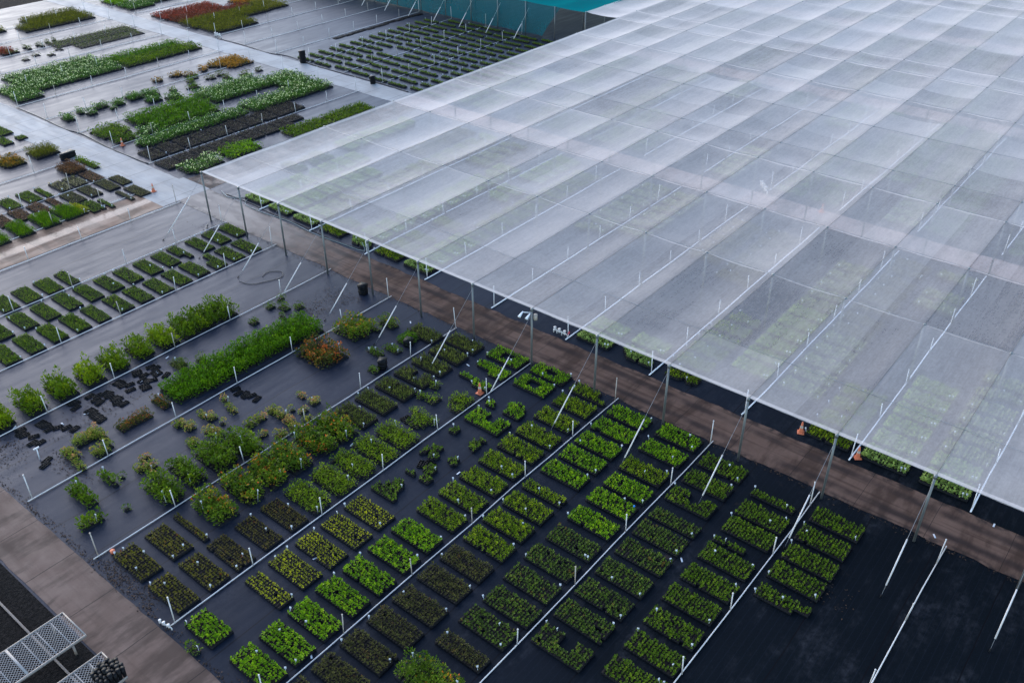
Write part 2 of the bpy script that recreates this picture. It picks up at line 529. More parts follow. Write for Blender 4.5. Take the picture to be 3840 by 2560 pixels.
leafmat('amber', (0, (0.1006, 0.1032, 0.0140)), (0.5, (0.3162, 0.1650, 0.0140)), (1, (0.6038, 0.2338, 0.0200)))
leafmat('plum', (0, (0.0345, 0.0270, 0.0196)), (0.6, (0.0733, 0.0539, 0.0364)), (1, (0.1187, 0.1155, 0.0420)))
leafmat('russet', (0, (0.0805, 0.0392, 0.0160)), (0.5, (0.1771, 0.0810, 0.0320)), (0.85, (0.2415, 0.1111, 0.0400)), (1, (0.0966, 0.1306, 0.0160)))
leafmat('silver', (0, (0.0805, 0.0783, 0.0288)), (0.6, (0.2093, 0.1828, 0.0720)), (1, (0.5152, 0.4180, 0.2000)))

leafmat('lifted_green', (0, (0.1368, 0.2112, 0.0420)), (0.5, (0.2541, 0.3520, 0.0720)), (1, (0.4301, 0.5104, 0.1200)))  # leaf colour lifted so plants under the net read as bright
leafmat('sage', (0, (0.1472, 0.1815, 0.0672)), (0.5, (0.2576, 0.2970, 0.1064)), (1, (0.4232, 0.4290, 0.1680)))  # lifted likewise, for blocks seen through the net
# style: leaf material, words, leaves, leaf length, leaf width, elevation range, canopy bottom, canopy top, pot pitch
STY = dict(
    bright=('bright', 'bright green', 10, .098, .064, (.2, 1.25), .15, .24, .16),
    mid=('mid', 'yellowish green', 11, .104, .054, (.25, 1.3), .15, .26, .16),
    dark=('dark', 'dark green', 10, .092, .058, (.2, 1.2), .14, .22, .16),
    deep=('deep', 'blackish green', 9, .086, .056, (.1, 1.1), .13, .20, .165),
    bronze=('bronze', 'dull bronze-green', 11, .13, .034, (.6, 1.45), .14, .22, .16),
    olive=('olive', 'olive and brown', 9, .075, .052, (.2, 1.2), .13, .20, .16),
    brown=('brown', 'brownish green', 9, .068, .048, (.2, 1.2), .13, .19, .15),
    lime=('lime', 'sparse lime yellow', 7, .082, .040, (.3, 1.25), .13, .20, .165),
    grey=('grey', 'grey-green upright', 12, .15, .036, (.7, 1.45), .15, .26, .16),
    lifted_green=('lifted_green', 'pale green', 10, .12, .07, (.1, 1.0), .16, .26, .17),
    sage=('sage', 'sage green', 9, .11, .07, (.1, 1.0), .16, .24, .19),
    seed=('green', 'dark green', 8, .068, .05, (.2, 1.2), .12, .17, .125),
)


def leaf_mesh(P, az, el, Lf, Wf, roll=0.0):
    """rhombic folded leaves: P (n,3) bases"""
    n = len(P)
    d = np.stack([np.cos(el) * np.cos(az), np.cos(el) * np.sin(az), np.sin(el)], 1)
    sdv = np.stack([-np.sin(az), np.cos(az), np.zeros(n)], 1)
    up = np.cross(d, sdv)
    sdv = sdv * np.cos(roll)[:, None] + up * np.sin(roll)[:, None] if np.ndim(roll) else sdv
    Lf = np.broadcast_to(Lf, n)[:, None]
    Wf = np.broadcast_to(Wf, n)[:, None]
    a = P
    mid = P + d * Lf * 0.55
    b = mid + sdv * Wf * 0.5
    c = P + d * Lf - np.array([0, 0, 1.0]) * Lf * 0.12
    e = mid - sdv * Wf * 0.5
    return np.stack([a, b, c, e], 1).reshape(-1, 3)


def quads(n):
    return np.arange(n * 4), np.full(n, 4)


def tray_mesh(cells, p, x0, y0, hz=0.13, rr=0.44):
    """pots standing shoulder to shoulder: one connected sheet of black frusta with potting mix on top"""
    I, J = cells[:, 0], cells[:, 1]
    n = len(I)
    cor = np.stack([np.stack([I, J], 1), np.stack([I + 1, J], 1), np.stack([I + 1, J + 1], 1), np.stack([I, J + 1], 1)], 1).reshape(-1, 2)
    uq, inv = np.unique(cor, axis=0, return_inverse=True)
    inv = inv.reshape(n, 4)
    base = np.stack([x0 + uq[:, 0] * p, y0 + uq[:, 1] * p, np.full(len(uq), 0.008)], 1)
    cx = x0 + (I + .5) * p
    cy = y0 + (J + .5) * p
    r = p * rr
    top = np.stack([np.stack([cx + sx * r, cy + sy * r, np.full(n, hz)], 1) for sx, sy in ((-1, -1), (1, -1), (1, 1), (-1, 1))], 1)
    V = np.concatenate([base, top.reshape(-1, 3)])
    ti = len(uq) + np.arange(n * 4).reshape(n, 4)
    F = [ti]
    for k in range(4):
        F.append(np.stack([inv[:, k], inv[:, (k + 1) % 4], ti[:, (k + 1) % 4], ti[:, k]], 1))
    F = np.concatenate(F)
    mi = np.concatenate([np.ones(n), np.zeros(4 * n)])
    return V, F.ravel(), np.full(len(F), 4), mi


def add_trays(root, cells, p, x0, y0, hz, rr=0.44):
    """one tray for each group of pots that touch"""
    todo = {tuple(c) for c in cells.tolist()}
    while todo:
        grp, front = [], [todo.pop()]
        while front:
            a = front.pop()
            grp.append(a)
            for dx in (-1, 0, 1):
                for dy in (-1, 0, 1):
                    b = (a[0] + dx, a[1] + dy)
                    if b in todo:
                        todo.remove(b)
                        front.append(b)
        V, fl, tot, mi = tray_mesh(np.array(sorted(grp)), p, x0, y0, hz, rr)
        mesh_np('pot_tray', V, fl, tot, [MAT['black'], MAT['potmix']], root, mi)


def shape_mask(shape, cx, cy, w, l):
    u, v = cx / w, cy / l                  # 0..1 across, 0..1 along
    k = np.ones(len(u), bool)
    if shape is None:
        # a few pots are missing
        return rng.random(len(u)) > 0.012
    if shape == 'notch':
        k = ~((u > 0.45) & (v > 0.30) & (v < 0.62))
    elif shape == 'bite':
        k = ~((u < 0.5) & (v > 0.55))
    elif shape == 'ring':
        k = ~((u > 0.25) & (u < 0.75) & (v > 0.35) & (v < 0.7))
    elif shape == 'corner':
        k = ~((v < 0.25) & (u > 0.35))
    elif shape == 'tail':
        k = ~((v < 0.3) & (u < 0.5))
    elif shape in ('patch', 'sparse'):
        nb = 5 if shape == 'patch' else 4
        f = np.zeros(len(u))
        for _ in range(nb):
            bx, by = rng.random(2)
            f = np.maximum(f, 1 - np.hypot((u - bx) * w, (v - by) * l) / (0.55 if shape == 'patch' else 0.36))
        k = f > 0.15
    return k & (rng.random(len(u)) > 0.03)


def add_tag(root, x, y, z, m='tag', name='plant_label'):
    b = MB()
    a = rng.uniform(-0.6, 0.6)
    b.box(-0.01, 0.01, -0.004, 0.004, 0.05, z - 0.04)
    b.box(-0.045, 0.045, -0.006, 0.006, z - 0.045, z + 0.055)
    o = b.build(name, MAT[m], root)
    o.location = (x, y, 0)
    o.rotation_euler = (rng.uniform(-.5, .1), 0, a - 0.8)
    return o


def plant_block(x0, ytop, style, wd=1.1, ln=2.4, shape=None, label='', cat='plant block', group=None, name='plant_block', tags=1, tagmat='tag', boost=1.0):
    """pots of one kind set out in a rectangle, corner (x0, ytop), running WD along +x and LN along -y"""
    lm, words, nl, Lf, Wf, er, z0, z1, p = STY[style]
    root = empty(name, (x0, ytop, 0.004), label, cat, group)
    nx, ny = max(1, round(wd / p)), max(1, round(ln / p))
    I, J = np.meshgrid(np.arange(nx), np.arange(-ny, 0), indexing='ij')
    cells = np.stack([I.ravel(), J.ravel()], 1)
    k = shape_mask(shape, (cells[:, 0] + .5) * p, (cells[:, 1] + ny + .5) * p, nx * p, ny * p)
    cells = cells[k]
    add_trays(root, cells, p, 0, 0, z0 - 0.02)
    alive = cells[rng.random(len(cells)) > 0.045]
    n = len(alive)
    c = np.stack([(alive[:, 0] + .5) * p, (alive[:, 1] + .5) * p], 1) + rng.normal(0, p * .09, (n, 2))
    sz = np.clip(rng.normal(1, .20, n), .45, 1.55) * boost
    pt = np.clip(rng.normal(.45, .2, n) + 0.12 * np.sin(c[:, 0] * 2.1 + x0) * np.cos(c[:, 1] * 1.7), 0, 1)
    N = n * nl
    idx = np.repeat(np.arange(n), nl)
    az = np.tile(np.arange(nl) * 2.4, n) + np.repeat(rng.uniform(0, 6.3, n), nl) + rng.normal(0, .25, N)
    lay = np.tile(np.linspace(0, 1, nl), n)
    el = er[0] + (er[1] - er[0]) * lay + rng.normal(0, .15, N)
    zz = z0 + (z1 - z0) * lay * sz[idx]
    P = np.stack([c[idx, 0], c[idx, 1], zz], 1)
    LL = Lf * sz[idx] * rng.uniform(.75, 1.2, N)
    V = leaf_mesh(P, az, el, LL, LL * Wf / Lf, rng.normal(0, .3, N))
    fl, tot = quads(N)
    mesh_np('foliage', V, fl, tot, LEAF[lm], root, tint=np.clip(pt[idx] + rng.normal(0, .13, N), 0, 1))
    for t in range(tags):
        q = alive[rng.integers(n)] if t else alive[np.argmin(alive[:, 0] * (1 if rng.random() < .5 else -1) + alive[:, 1] * (1 if rng.random() < .6 else -1))]
        add_tag(root, (q[0] + .5) * p, (q[1] + .5) * p, z1 + .09, tagmat if t == 0 else 'tag')
    return root


def shrub(x, y, lm, label, wd=.5, ln=.5, ht=.45, pitch=.3, nl=44, Lf=.10, Wf=.05, cat='shrub', group=None, name='potted_shrub', shape=None, tags=0, skew=0.0, flower=0.0, upright=0.0, bias=0.0, rag=.22):
    """potted shrubs standing close together as one clump, centre (x, y)"""
    root = empty(name, (x, y, 0.004), label, cat, group)
    nx, ny = max(1, round(wd / pitch)), max(1, round(ln / pitch))
    I, J = np.meshgrid(np.arange(nx), np.arange(ny), indexing='ij')
    cells = np.stack([I.ravel(), J.ravel()], 1)
    u = (cells + .5) / np.array([nx, ny]) - .5
    if nx * ny > 6 and shape != 'full':
        k = (np.abs(u[:, 0] * 2) ** 3 + np.abs(u[:, 1] * 2) ** 3) < 1.25 + rng.normal(0, .3, len(u))
        if shape in ('patch', 'sparse'):
            k &= shape_mask(shape, u[:, 0] * wd + wd / 2, u[:, 1] * ln + ln / 2, wd, ln)
        if k.sum() < 3: k[:] = True
        cells = cells[k]
    if skew:
        pass
    add_trays(root, cells, pitch, -nx * pitch / 2, -ny * pitch / 2, min(.14, ht * .3), .34)
    n = len(cells)
    c = (cells + .5) * pitch - np.array([nx, ny]) * pitch / 2 + rng.normal(0, pitch * .12, (n, 2))
    hs = ht * np.clip(rng.normal(1, rag, n), .5, 1.5)
    N = n * nl
    idx = np.repeat(np.arange(n), nl)
    # points through the crown of each plant, thicker towards its outside
    th = rng.uniform(0, 2 * np.pi, N)
    hh = rng.uniform(0.0, 1, N) ** .8
    rad = pitch * .80 * np.sqrt(np.clip(1 - (hh * 1.05 - .35) ** 2 / .55, .05, 1)) * rng.uniform(.35, 1, N) ** .6
    zb = .07 + hh * (hs[idx] - .07)
    P = np.stack([c[idx, 0] + rad * np.cos(th), c[idx, 1] + rad * np.sin(th), zb], 1)
    el = rng.normal(.45 + .5 * hh + upright, .35, N)
    LL = Lf * rng.uniform(.7, 1.25, N)
    V = leaf_mesh(P, th + rng.normal(0, .7, N), el, LL, LL * Wf / Lf, rng.normal(0, .5, N))
    pt = rng.normal(.42 + bias, .16, n)
    tint = pt[idx] + rng.normal(0, .13, N)
    if lm in ('redtip', 'fire', 'pink', 'amber'):
        tint = tint + np.where((hh > .7) & (rng.random(N) < {'redtip': .13, 'fire': .42}.get(lm, .5)), rng.uniform(.22, .48, N), 0) - {'redtip': .05, 'fire': .1}.get(lm, 0)
    if lm == 'white':
        tint = np.minimum(tint, .72)
        tint = np.where((hh > .7) & (rng.random(N) < flower), rng.uniform(.85, 1, N), tint)
    fl, tot = quads(N)
    mesh_np('foliage', V, fl, tot, LEAF[lm], root, tint=np.clip(tint, 0, 1))
    for t in range(tags):
        q = c[rng.integers(n)]
        add_tag(root, q[0] + rng.uniform(-.1, .1), q[1] - .1, ht + .05)
    return root


ORD = ['', 'first', 'second', 'third', 'fourth', 'fifth', 'sixth', 'seventh', 'eighth', 'ninth', 'tenth', 'eleventh', 'twelfth', 'thirteenth', 'fourteenth', 'fifteenth', 'sixteenth', 'seventeenth', 'eighteenth']

# ------------------------------------------------------------------ the setting: ground, roads
def sheet(name, x0, x1, y0, y1, z, m, step=None):
    b = MB()
    b.add([(x0, y0, z), (x1, y0, z), (x1, y1, z), (x0, y1, z)], [(0, 1, 2, 3)])
    return tag(b.build(name, MAT[m]), kind='structure')


def slab(name, x0, x1, y0, y1, z, m, edge=0.10, seed=0):
    """a road laid on the ground, its sides slightly ragged"""
    r = np.random.default_rng(seed)
    along_y = (y1 - y0) > (x1 - x0)
    n = int(max(y1 - y0, x1 - x0) / 0.7)
    V, F = [], []
    for i in range(n + 1):
        t = i / n
        a, bb = r.uniform(-edge, edge, 2)
        if along_y:
            yy = y0 + (y1 - y0) * t
            V += [(x0 + a, yy, z), (x1 + bb, yy, z)]
        else:
            xx = x0 + (x1 - x0) * t
            V += [(xx, y1 + a, z), (xx, y0 + bb, z)]
    for i in range(n):
        F.append((2 * i, 2 * i + 1, 2 * i + 3, 2 * i + 2))
    b = MB()
    b.add(V, F)
    return tag(b.build(name, MAT[m]), kind='structure')


sheet('ground', -600, 900, -600, 900, 0.0, 'mat')
slab('road', 0.5, 3.5, -120, 5.2, 0.012, 'road_main', 0.07, 1)
slab('road', -0.6, 3.2, 9.0, 130, 0.012, 'road_far', 0.05, 2)
slab('road', -0.9, 3.6, 5.2, 9.0, 0.016, 'road_far', 0.0, 2)
slab('road', -27.6, -25.2, -120, 5.0, 0.012, 'road_left', 0.03, 3)
slab('road', -27.6, -25.2, 9.0, 130, 0.012, 'road_far', 0.08, 4)
slab('road', 28.7, 31.8, 8.7, 130, 0.012, 'road_far', 0.06, 5)
slab('road', 28.7, 31.6, -120, 8.7, 0.012, 'road_net', 0.06, 6)
slab('road', 57.8, 60.6, -120, 8.7, 0.012, 'road_net', 0.06, 7)
slab('road', 86.6, 89.6, -120, 60, 0.012, 'road_net', 0.06, 7)
slab('road', -60, -0.9, 5.2, 8.9, 0.012, 'road_cross', 0.08, 8)
slab('road', 3.6, 57, 5.2, 8.4, 0.010, 'road_left', 0.08, 9)
sheet('soil', -60, -27.7, -120, 4.9, 0.008, 'soil')
sheet('soil', 4, 33, 80, 140, 0.008, 'soil')

# ------------------------------------------------------------------ irrigation pipes with their risers
def irrigation(x0, x1, y, label, group, tall_end=True, riser0=None, old=False, mb='pvc', ht=1.08):
    root = empty('irrigation_pipe', (x0, y, 0), label, 'irrigation pipe', group)
    n = max(2, int((x1 - x0) / 3))
    b = MB()
    b.tube([(x0 + (x1 - x0) * i / n, y + rng.normal(0, .025), .055 + rng.uniform(0, .012)) for i in range(n + 1)], .027 if mb == 'pvc' else .042, 8)
    b.build('pipe_run', MAT[mb], root, smooth=True, off=(x0, y, 0))
    xs = np.arange(x0 + .25, x1 + .3, 4.15) if riser0 is None else np.arange(riser0, x1 + .1, 4.15)
    for i, x in enumerate(xs):
        h = ht + rng.uniform(-.06, .08)
        if tall_end and (i == 0 or i == len(xs) - 1):
            h = 1.55
        x = min(x, x1)
        dx, dy = rng.normal(0, .035, 2)
        b = MB()
        b.tube([(x, y, .05), (x + dx, y + dy, h)], .026, 6)
        b.tube([(x + dx, y + dy, h), (x + dx, y + dy, h + .07)], .036, 6)
        b.build('riser', MAT[mb if mb != 'pvc' else 'pvc_old' if rng.random() < .25 or old else 'pvc'], root, off=(x0, y, 0))
    return root


ph = {7: 'crossing the empty black mat beside the brown road',
      6: 'bounding the empty mat, dark green blocks behind it', 5: 'between dark blocks, second in from the empty mat',
      4: 'between bright green blocks and bronze blocks', 3: 'starting at the white valve cluster',
      2: 'crossing behind the olive and red-tipped blocks', 1: 'between the two beds of scattered shrubs',
      0: 'below the row of rounded green shrubs', -1: 'in front of the three rows of green seedling blocks',
      -2: 'between rows of green seedling blocks', -3: 'along the near kerb of the rusty cross road'}
for k in range(-3, 8):
    y = pipe_y(k)
    x0 = -24.9
    if k in (6, 7): x0 = -26.0 + 0.0
    irrigation(x0 if k > 0 else -25.0, 0.55 if k not in (2, 3, 6) else 0.35, y, 'white irrigation pipe with upright risers ' + ph[k], 'irrigation pipes across the near beds')
FARY = [9.1, 14.0, 20.05, 26.1, 32.1, 38.1, 44.2, 50.2, 56.4, 62.4, 68.5]
for i, y in enumerate(FARY[:5]):
    irrigation(-25, -0.6, y, 'thin white irrigation pipe, %s beyond the rusty cross road' % ORD[i + 1], 'irrigation pipes beyond the cross road')
for i, y in enumerate(FARY[1:]):
    irrigation(3.4, 29.0, y, 'thin white irrigation pipe between the pale roads, %s from the net' % ORD[i + 1], 'irrigation pipes between the pale roads')
    irrigation(32.3, 57.2, y + .05, 'thin white irrigation pipe toward the teal net, %s from the white net' % ORD[i + 1], 'irrigation pipes in the far bed')
for k in range(-1, 9):
    y = pipe_y(k - 1)
    irrigation(3.6, 28.4, y - .2, 'white irrigation pipe seen dimly through the shade net', 'irrigation pipes under the white net', mb='pvc_lifted')
for k in range(0, 9):
    y = pipe_y(k - 1)
    irrigation(32.4, 57.0, y - .2, 'white irrigation pipe seen dimly through the shade net', 'irrigation pipes under the white net', mb='pvc_lifted')

# ------------------------------------------------------------------ the white shade house
house = empty('shade_house', (0, 0, 0), 'huge flat white shade net on steel posts over the nursery beds', 'shade house')
XL = [0, 4.1, 12.35, 20.6, 28.85, 32.85, 41.1, 49.35, 57.6, 61.7, 69.95, 78.2, 86.45, 90.5, 98.8, 107.0, 115.2, 123.5, 131.7, 140]
NB = 20                                  # bays along y
EXTRA = 57.6                             # beyond this the net reaches one bay further


def net_z(x, y):
    i = np.clip(np.searchsorted(XL, x, side='right') - 1, 0, len(XL) - 2)
    xl = np.array(XL)
    v = (x - xl[i]) / (xl[i + 1] - xl[i])
    u = np.mod(-y / S, 1.0)
    span = (xl[i + 1] - xl[i]) / 8.25
    edge = np.clip(x / 2.5, .3, 1)
    bump = 1 + .22 * np.sin(i * 12.9 + np.floor(-y / S) * 7.3)
    sag = 0.21 * bump * 4 * u * (1 - u) * edge * (.4 + .6 * (1 - np.abs(2 * v - 1) ** (3 * span))) + 0.03 * span * 4 * v * (1 - v)
    return HT - sag


def net_part(name, x0, x1, y0, y1, m, xl=None):
    xs = []
    L_ = [q for q in XL if x0 < q < x1]
    L_ = [x0] + L_ + [x1]
    for a, b in zip(L_[:-1], L_[1:]):
        xs += list(np.linspace(a, b, max(2, int((b - a) / 1.0)) + 1)[:-1])
    xs.append(x1)
    xs = np.array(xs)
    ny = int(round((y1 - y0) / S * 10))
    ys = np.linspace(y0, y1, ny + 1)
    X, Y = np.meshgrid(xs, ys, indexing='ij')
    Z = net_z(X, Y) + rng.normal(0, .006, X.shape)
    V = np.stack([X, Y, Z], -1).reshape(-1, 3)
    a = np.arange((len(xs) - 1) * (len(ys)))
    a = a[(a % len(ys)) < len(ys) - 1]
    F = np.stack([a, a + len(ys), a + len(ys) + 1, a + 1], 1)
    return mesh_np(name, V, F.ravel(), np.full(len(F), 4), MAT[m], house, smooth=True)


net_part('shade_net', 0, EXTRA, -S * NB, 0, 'net')
o = net_part('shade_net', EXTRA, 140, -S * NB, S, 'net')
# hems: doubled cloth along the edges and where strips overlap, a hand's breadth above the net
def strip(name, pts0, pts1, m='hem', dz=.012):
    V, F = [], []
    for a, b in zip(pts0, pts1):
        for q in (a, b):
            V.append((q[0], q[1], float(net_z(np.array(q[0]), np.array(q[1]))) + dz))
    for i in range(len(pts0) - 1):
        F.append((2 * i, 2 * i + 2, 2 * i + 3, 2 * i + 1))
    b = MB()
    b.add(V, F)
    return b.build(name, MAT[m], house, smooth=True)


ysl = np.linspace(-S * NB, -.01, NB * 10)
strip('net_hem', [(0.0, y) for y in ysl], [(.28, y) for y in ysl])
xsl = np.linspace(0, EXTRA, 120)
strip('net_hem', [(x, -.32) for x in xsl], [(x, -.01) for x in xsl])
for xq, wq in ((12.35, .12), (20.6, .12), (28.85, .2), (49.35, .25), (57.6, .3), (61.7, .25), (86.45, .4), (90.5, .4)):
    strip('net_seam', [(xq - wq / 2, y) for y in ysl], [(xq + wq / 2, y) for y in ysl])
for k in range(1, NB):
    b = MB()
    xs = np.linspace(0, 140, 60)
    b.tube([(x, -k * S, float(net_z(np.array(x), np.array(-k * S))) + .02) for x in xs], .009, 5)
    b.build('cable', MAT['wire'], house)
for xq in XL[1:9]:
    b = MB()
    b.tube([(xq, y, HT + .015) for y in np.linspace(-S * NB, 0, 8)], .012, 5)
    b.build('cable', MAT['wire_pale'], house)
b = MB()
b.tube([(0, y, HT + .006) for y in np.linspace(-S * NB, 0, 10)], .011, 5)
b.build('edge_cable', MAT['steel'], house)
b = MB()
b.tube([(x, 0, HT + .006) for x in np.linspace(0, EXTRA, 10)], .011, 5)
b.build('edge_cable', MAT['steel'], house)


def post_mb(b, x, y, r=.062):
    b.tube([(x, y, 0), (x, y, HT - .03)], r, 10)
    b.tube([(x, y, HT - .16), (x, y, HT + .03)], r * 1.35, 10)


npost = 0
for k in range(0, 15):
    b = MB()
    post_mb(b, -.02, -k * S)
    b.build('post', MAT['steel'], house, smooth=True)
for xq in (12.35, 20.6, 28.85, 32.85):
    for k in range(0, 15):
        b = MB()
        post_mb(b, xq, -k * S)
        b.build('post', MAT['steel'], house, smooth=True)
b = MB()
for xq in XL[6:12]:
    for k in range(0 if xq < 57 else -1, 15):
        post_mb(b, xq, -k * S)
tag(b.build('far_posts', MAT['steel'], house, smooth=True), kind='stuff')
for k in range(0, 16):
    y = -k * S
    zt = HT - .35
    ax = -4.25
    z0_, z1_ = (.35, 1.85) if k else (.4, 2.6)
    b = MB()
    b.tube([(-.05, y, zt), (ax, y, 0.0)], .009, 5)
    g_ = b.build('guy_wire', MAT['wire_pale'], house)
    f0, f1 = 1 - z0_ / zt, 1 - z1_ / zt
    b = MB()
    b.tube([(ax * f0, y, z0_), (ax * f1, y, z1_)], .034, 8)
    s_ = b.build('guy_sleeve', MAT['pvc'], g_, smooth=True)
    b = MB()
    b.tube([(ax - .12, y, .02), (ax + .02, y, .10)], .03, 6)
    b.build('ground_anchor', MAT['black'], g_)
# twin floodlight on one post
fl_ = MB()
fl_.tube([(-.05, -7 * S, HT - .25), (-.35, -7 * S + .05, HT - .12), (-.5, -7 * S + .3, HT - .12)], .025, 6)
fo = fl_.build('floodlight', MAT['lamp'], house)
for dx, dy in ((-.62, .32), (-.55, -.15)):
    b = MB()
    b.tube([(dx + .16, -7 * S + dy, HT - .10), (dx - .06, -7 * S + dy, HT - .22), (dx - .2, -7 * S + dy, HT - .3)], .04, 10, 0, .10)
    b.build('lamp_head', MAT['lamp'], fo, smooth=True)
b = MB()
b.tube([(.12, -7 * S - .16, HT - .75), (.12, -7 * S - .16, HT - .40)], .12, 10)
b.build('junction_box', MAT['pvc_old'], house)

# ------------------------------------------------------------------ the teal shade house beyond
teal = empty('shade_house', (57.3, 9, 0), 'teal green shade net house with hanging side curtain at far bed end', 'shade house')
TX = 57.3


def grid_surface(name, fn, nu, nv, m, parent, off):
    V = np.array([fn(i / nu, j / nv) for i in range(nu + 1) for j in range(nv + 1)]) - np.array(off)
    a = np.array([i * (nv + 1) + j for i in range(nu) for j in range(nv)])
    F = np.stack([a, a + nv + 1, a + nv + 2, a + 1], 1)
    return mesh_np(name, V, F.ravel(), np.full(len(F), 4), MAT[m], parent, smooth=True)


grid_surface('shade_net', lambda u, v: (TX + 45 * u, 4.3 + 64 * v, HT + .02 - .22 * abs(math.sin(v * 64 / S * math.pi)) * min(1, .3 + u * 20) - .12 * abs(math.sin(u * 45 / 8.2 * math.pi))), 40, 140, 'teal', teal, (57.3, 9, 0))
grid_surface('side_curtain', lambda u, v: (TX + .05 + .9 * (1 - v) ** 2 * .7 + .12 * math.sin(u * 70) * (1 - v), 8.2 + 3.2 * (1 - v) + (60 - 3.2 * (1 - v)) * u, .05 + (HT - .08) * v), 160, 8, 'teal_wall', teal, (57.3, 9, 0))
for k in range(0, 13):
    for q in (0, 1):
        b = MB()
        x, y = TX + q * 6.2, 4.4 + S * k
        b.tube([(x, y, 0), (x, y, HT)], .06, 8)
        b.build('post', MAT['steel'], teal, smooth=True, off=(57.3, 9, 0))
for k in range(1, 12):
    y = 4.4 + S * k + 4
    b = MB()
    b.tube([(TX - 1.6, y, 1.75), (TX - 3.1, y, .25)], .045, 6)
    b.tube([(TX - .05, y, 3.4), (TX - 1.6, y, 1.75)], .01, 5)
    b.build('guy_sleeve', MAT['pvc'], teal, off=(57.3, 9, 0))

exec_rows = True
# ------------------------------------------------------------------ the near rows of plant blocks (rows counted from the empty mat)
ROWS = [   # row number, y of upper edge, [(x0, style, width, length, shape)]
    (1, -50.4, [(-1.9, 'dark'), (-3.45, 'dark'), (-4.95, 'dark'), (-6.4, 'dark'), (-7.75, 'dark', .8, 2.4, 'tail')]),
    (2, -47.4, [(-2.05, 'dark', .5, 2.2), (-3.7, 'dark'), (-5.1, 'dark'), (-5.95, 'dark', .35, 1.6), (-7.35, 'dark'), (-8.95, 'dark'), (-10.5, 'dark'), (-12.1, 'dark'), (-13.7, 'dark'), (-15.3, 'dark')]),
    (3, -44.2, [(-1.7, 'dark'), (-3.3, 'dark'), (-4.95, 'dark', 1.1, 2.4, 'notch'), (-6.5, 'deep', .75), (-7.95, 'deep'), (-9.5, 'deep'), (-11.1, 'deep'), (-12.65, 'deep'), (-14.2, 'deep'), (-15.85, 'deep', 1.1, 2.4, 'notch')]),
    (4, -41.2, [(-1.0, 'bright'), (-2.6, 'bright'), (-4.5, 'mid'), (-6.05, 'bright'), (-7.5, 'bright'), (-9.1, 'bright'), (-10.8, 'deep'), (-12.4, 'deep'), (-13.95, 'deep'), (-15.5, 'deep'), (-17.0, 'deep'), (-18.45, 'bronze', .8)]),
    (5, -38.15, [(-1.2, 'bright'), (-2.7, 'bright'), (-4.25, 'bright'), (-5.7, 'bright'), (-7.2, 'bright'), (-8.75, 'mid', .7), (-10.3, 'mid'), (-11.8, 'mid'), (-13.3, 'mid'), (-14.9, 'bronze'), (-16.4, 'bronze'), (-18.0, 'bronze'), (-19.5, 'bronze'), (-21.05, 'bronze'), (-22.6, 'bronze'), (-24.15, 'bronze')]),
    (6, -35.15, [(-.7, 'mid', 1.0, 2.4, 'corner'), (-2.25, 'mid'), (-3.9, 'mid'), (-5.6, 'mid'), (-7.1, 'mid'), (-8.65, 'mid'), (-10.2, 'mid'), (-11.75, 'mid'), (-13.3, 'mid'), (-15.05, 'bright'), (-16.6, 'bright'), (-18.2, 'bright'), (-19.75, 'bright'), (-21.35, 'bright'), (-22.9, 'bright'), (-24.4, 'bright')]),
    (7, -32.25, [(-.6, 'bright', 1.1, 2.4, 'ring'), (-2.2, 'bright', 1.2, 2.3, 'ring'), (-4.7, 'bright', 1.3, 2.4, 'patch'), (-6.45, 'bright', 1.2, 2.4, 'notch'), (-8.4, 'dark', 1.2, 2.3, 'sparse'), (-10.1, 'dark', 1.1, 2.4, 'sparse'), (-11.6, 'dark', 1.2, 2.4, 'sparse'), (-13.6, 'dark', 1.5, 2.3, 'patch'), (-15.4, 'lime'), (-16.95, 'lime'), (-18.5, 'lime'), (-20.05, 'lime'), (-21.4, 'lime', .85), (-24.5, 'bright', 1.1, 1.85)]),
    (8, -29.2, [(-.95, 'bright', 1.2, 2.4, 'ring'), (-2.4, 'bright', .95, 2.4, 'patch'), (-3.8, 'bright', .7, 2.4, 'bite')]),
]
LAST = {'bright': 1.0}
gidx = {}
for rn, yt, items in ROWS:
    for i, it in enumerate(items):
        x0, st = it[0], it[1]
        wd, ln, shp = (list(it[2:]) + [1.1, 2.4, None][len(it) - 2:])[:3]
        words = STY[st][1]
        extra = {'ring': 'ring-shaped', 'notch': 'notched', 'patch': 'ragged', 'sparse': 'thinned out', 'corner': '', 'tail': '', 'bite': 'ragged', None: ''}[shp]
        lab = '%s%s plant block, %s from brown road, %s row from empty mat' % (extra + ' ' if extra else '', words, ORD[i + 1], ORD[rn])
        if wd < .9 and not extra:
            lab = 'narrow ' + lab
        nt_ = 1 + int(rng.random() < .4)
        plant_block(x0, yt + rng.normal(0, .03), st, wd, ln, shp, lab, group='plant blocks between the brown road and the concrete path', tags=nt_,
                    tagmat='blue_tag' if (rn, i) == (4, 4) else 'tag')

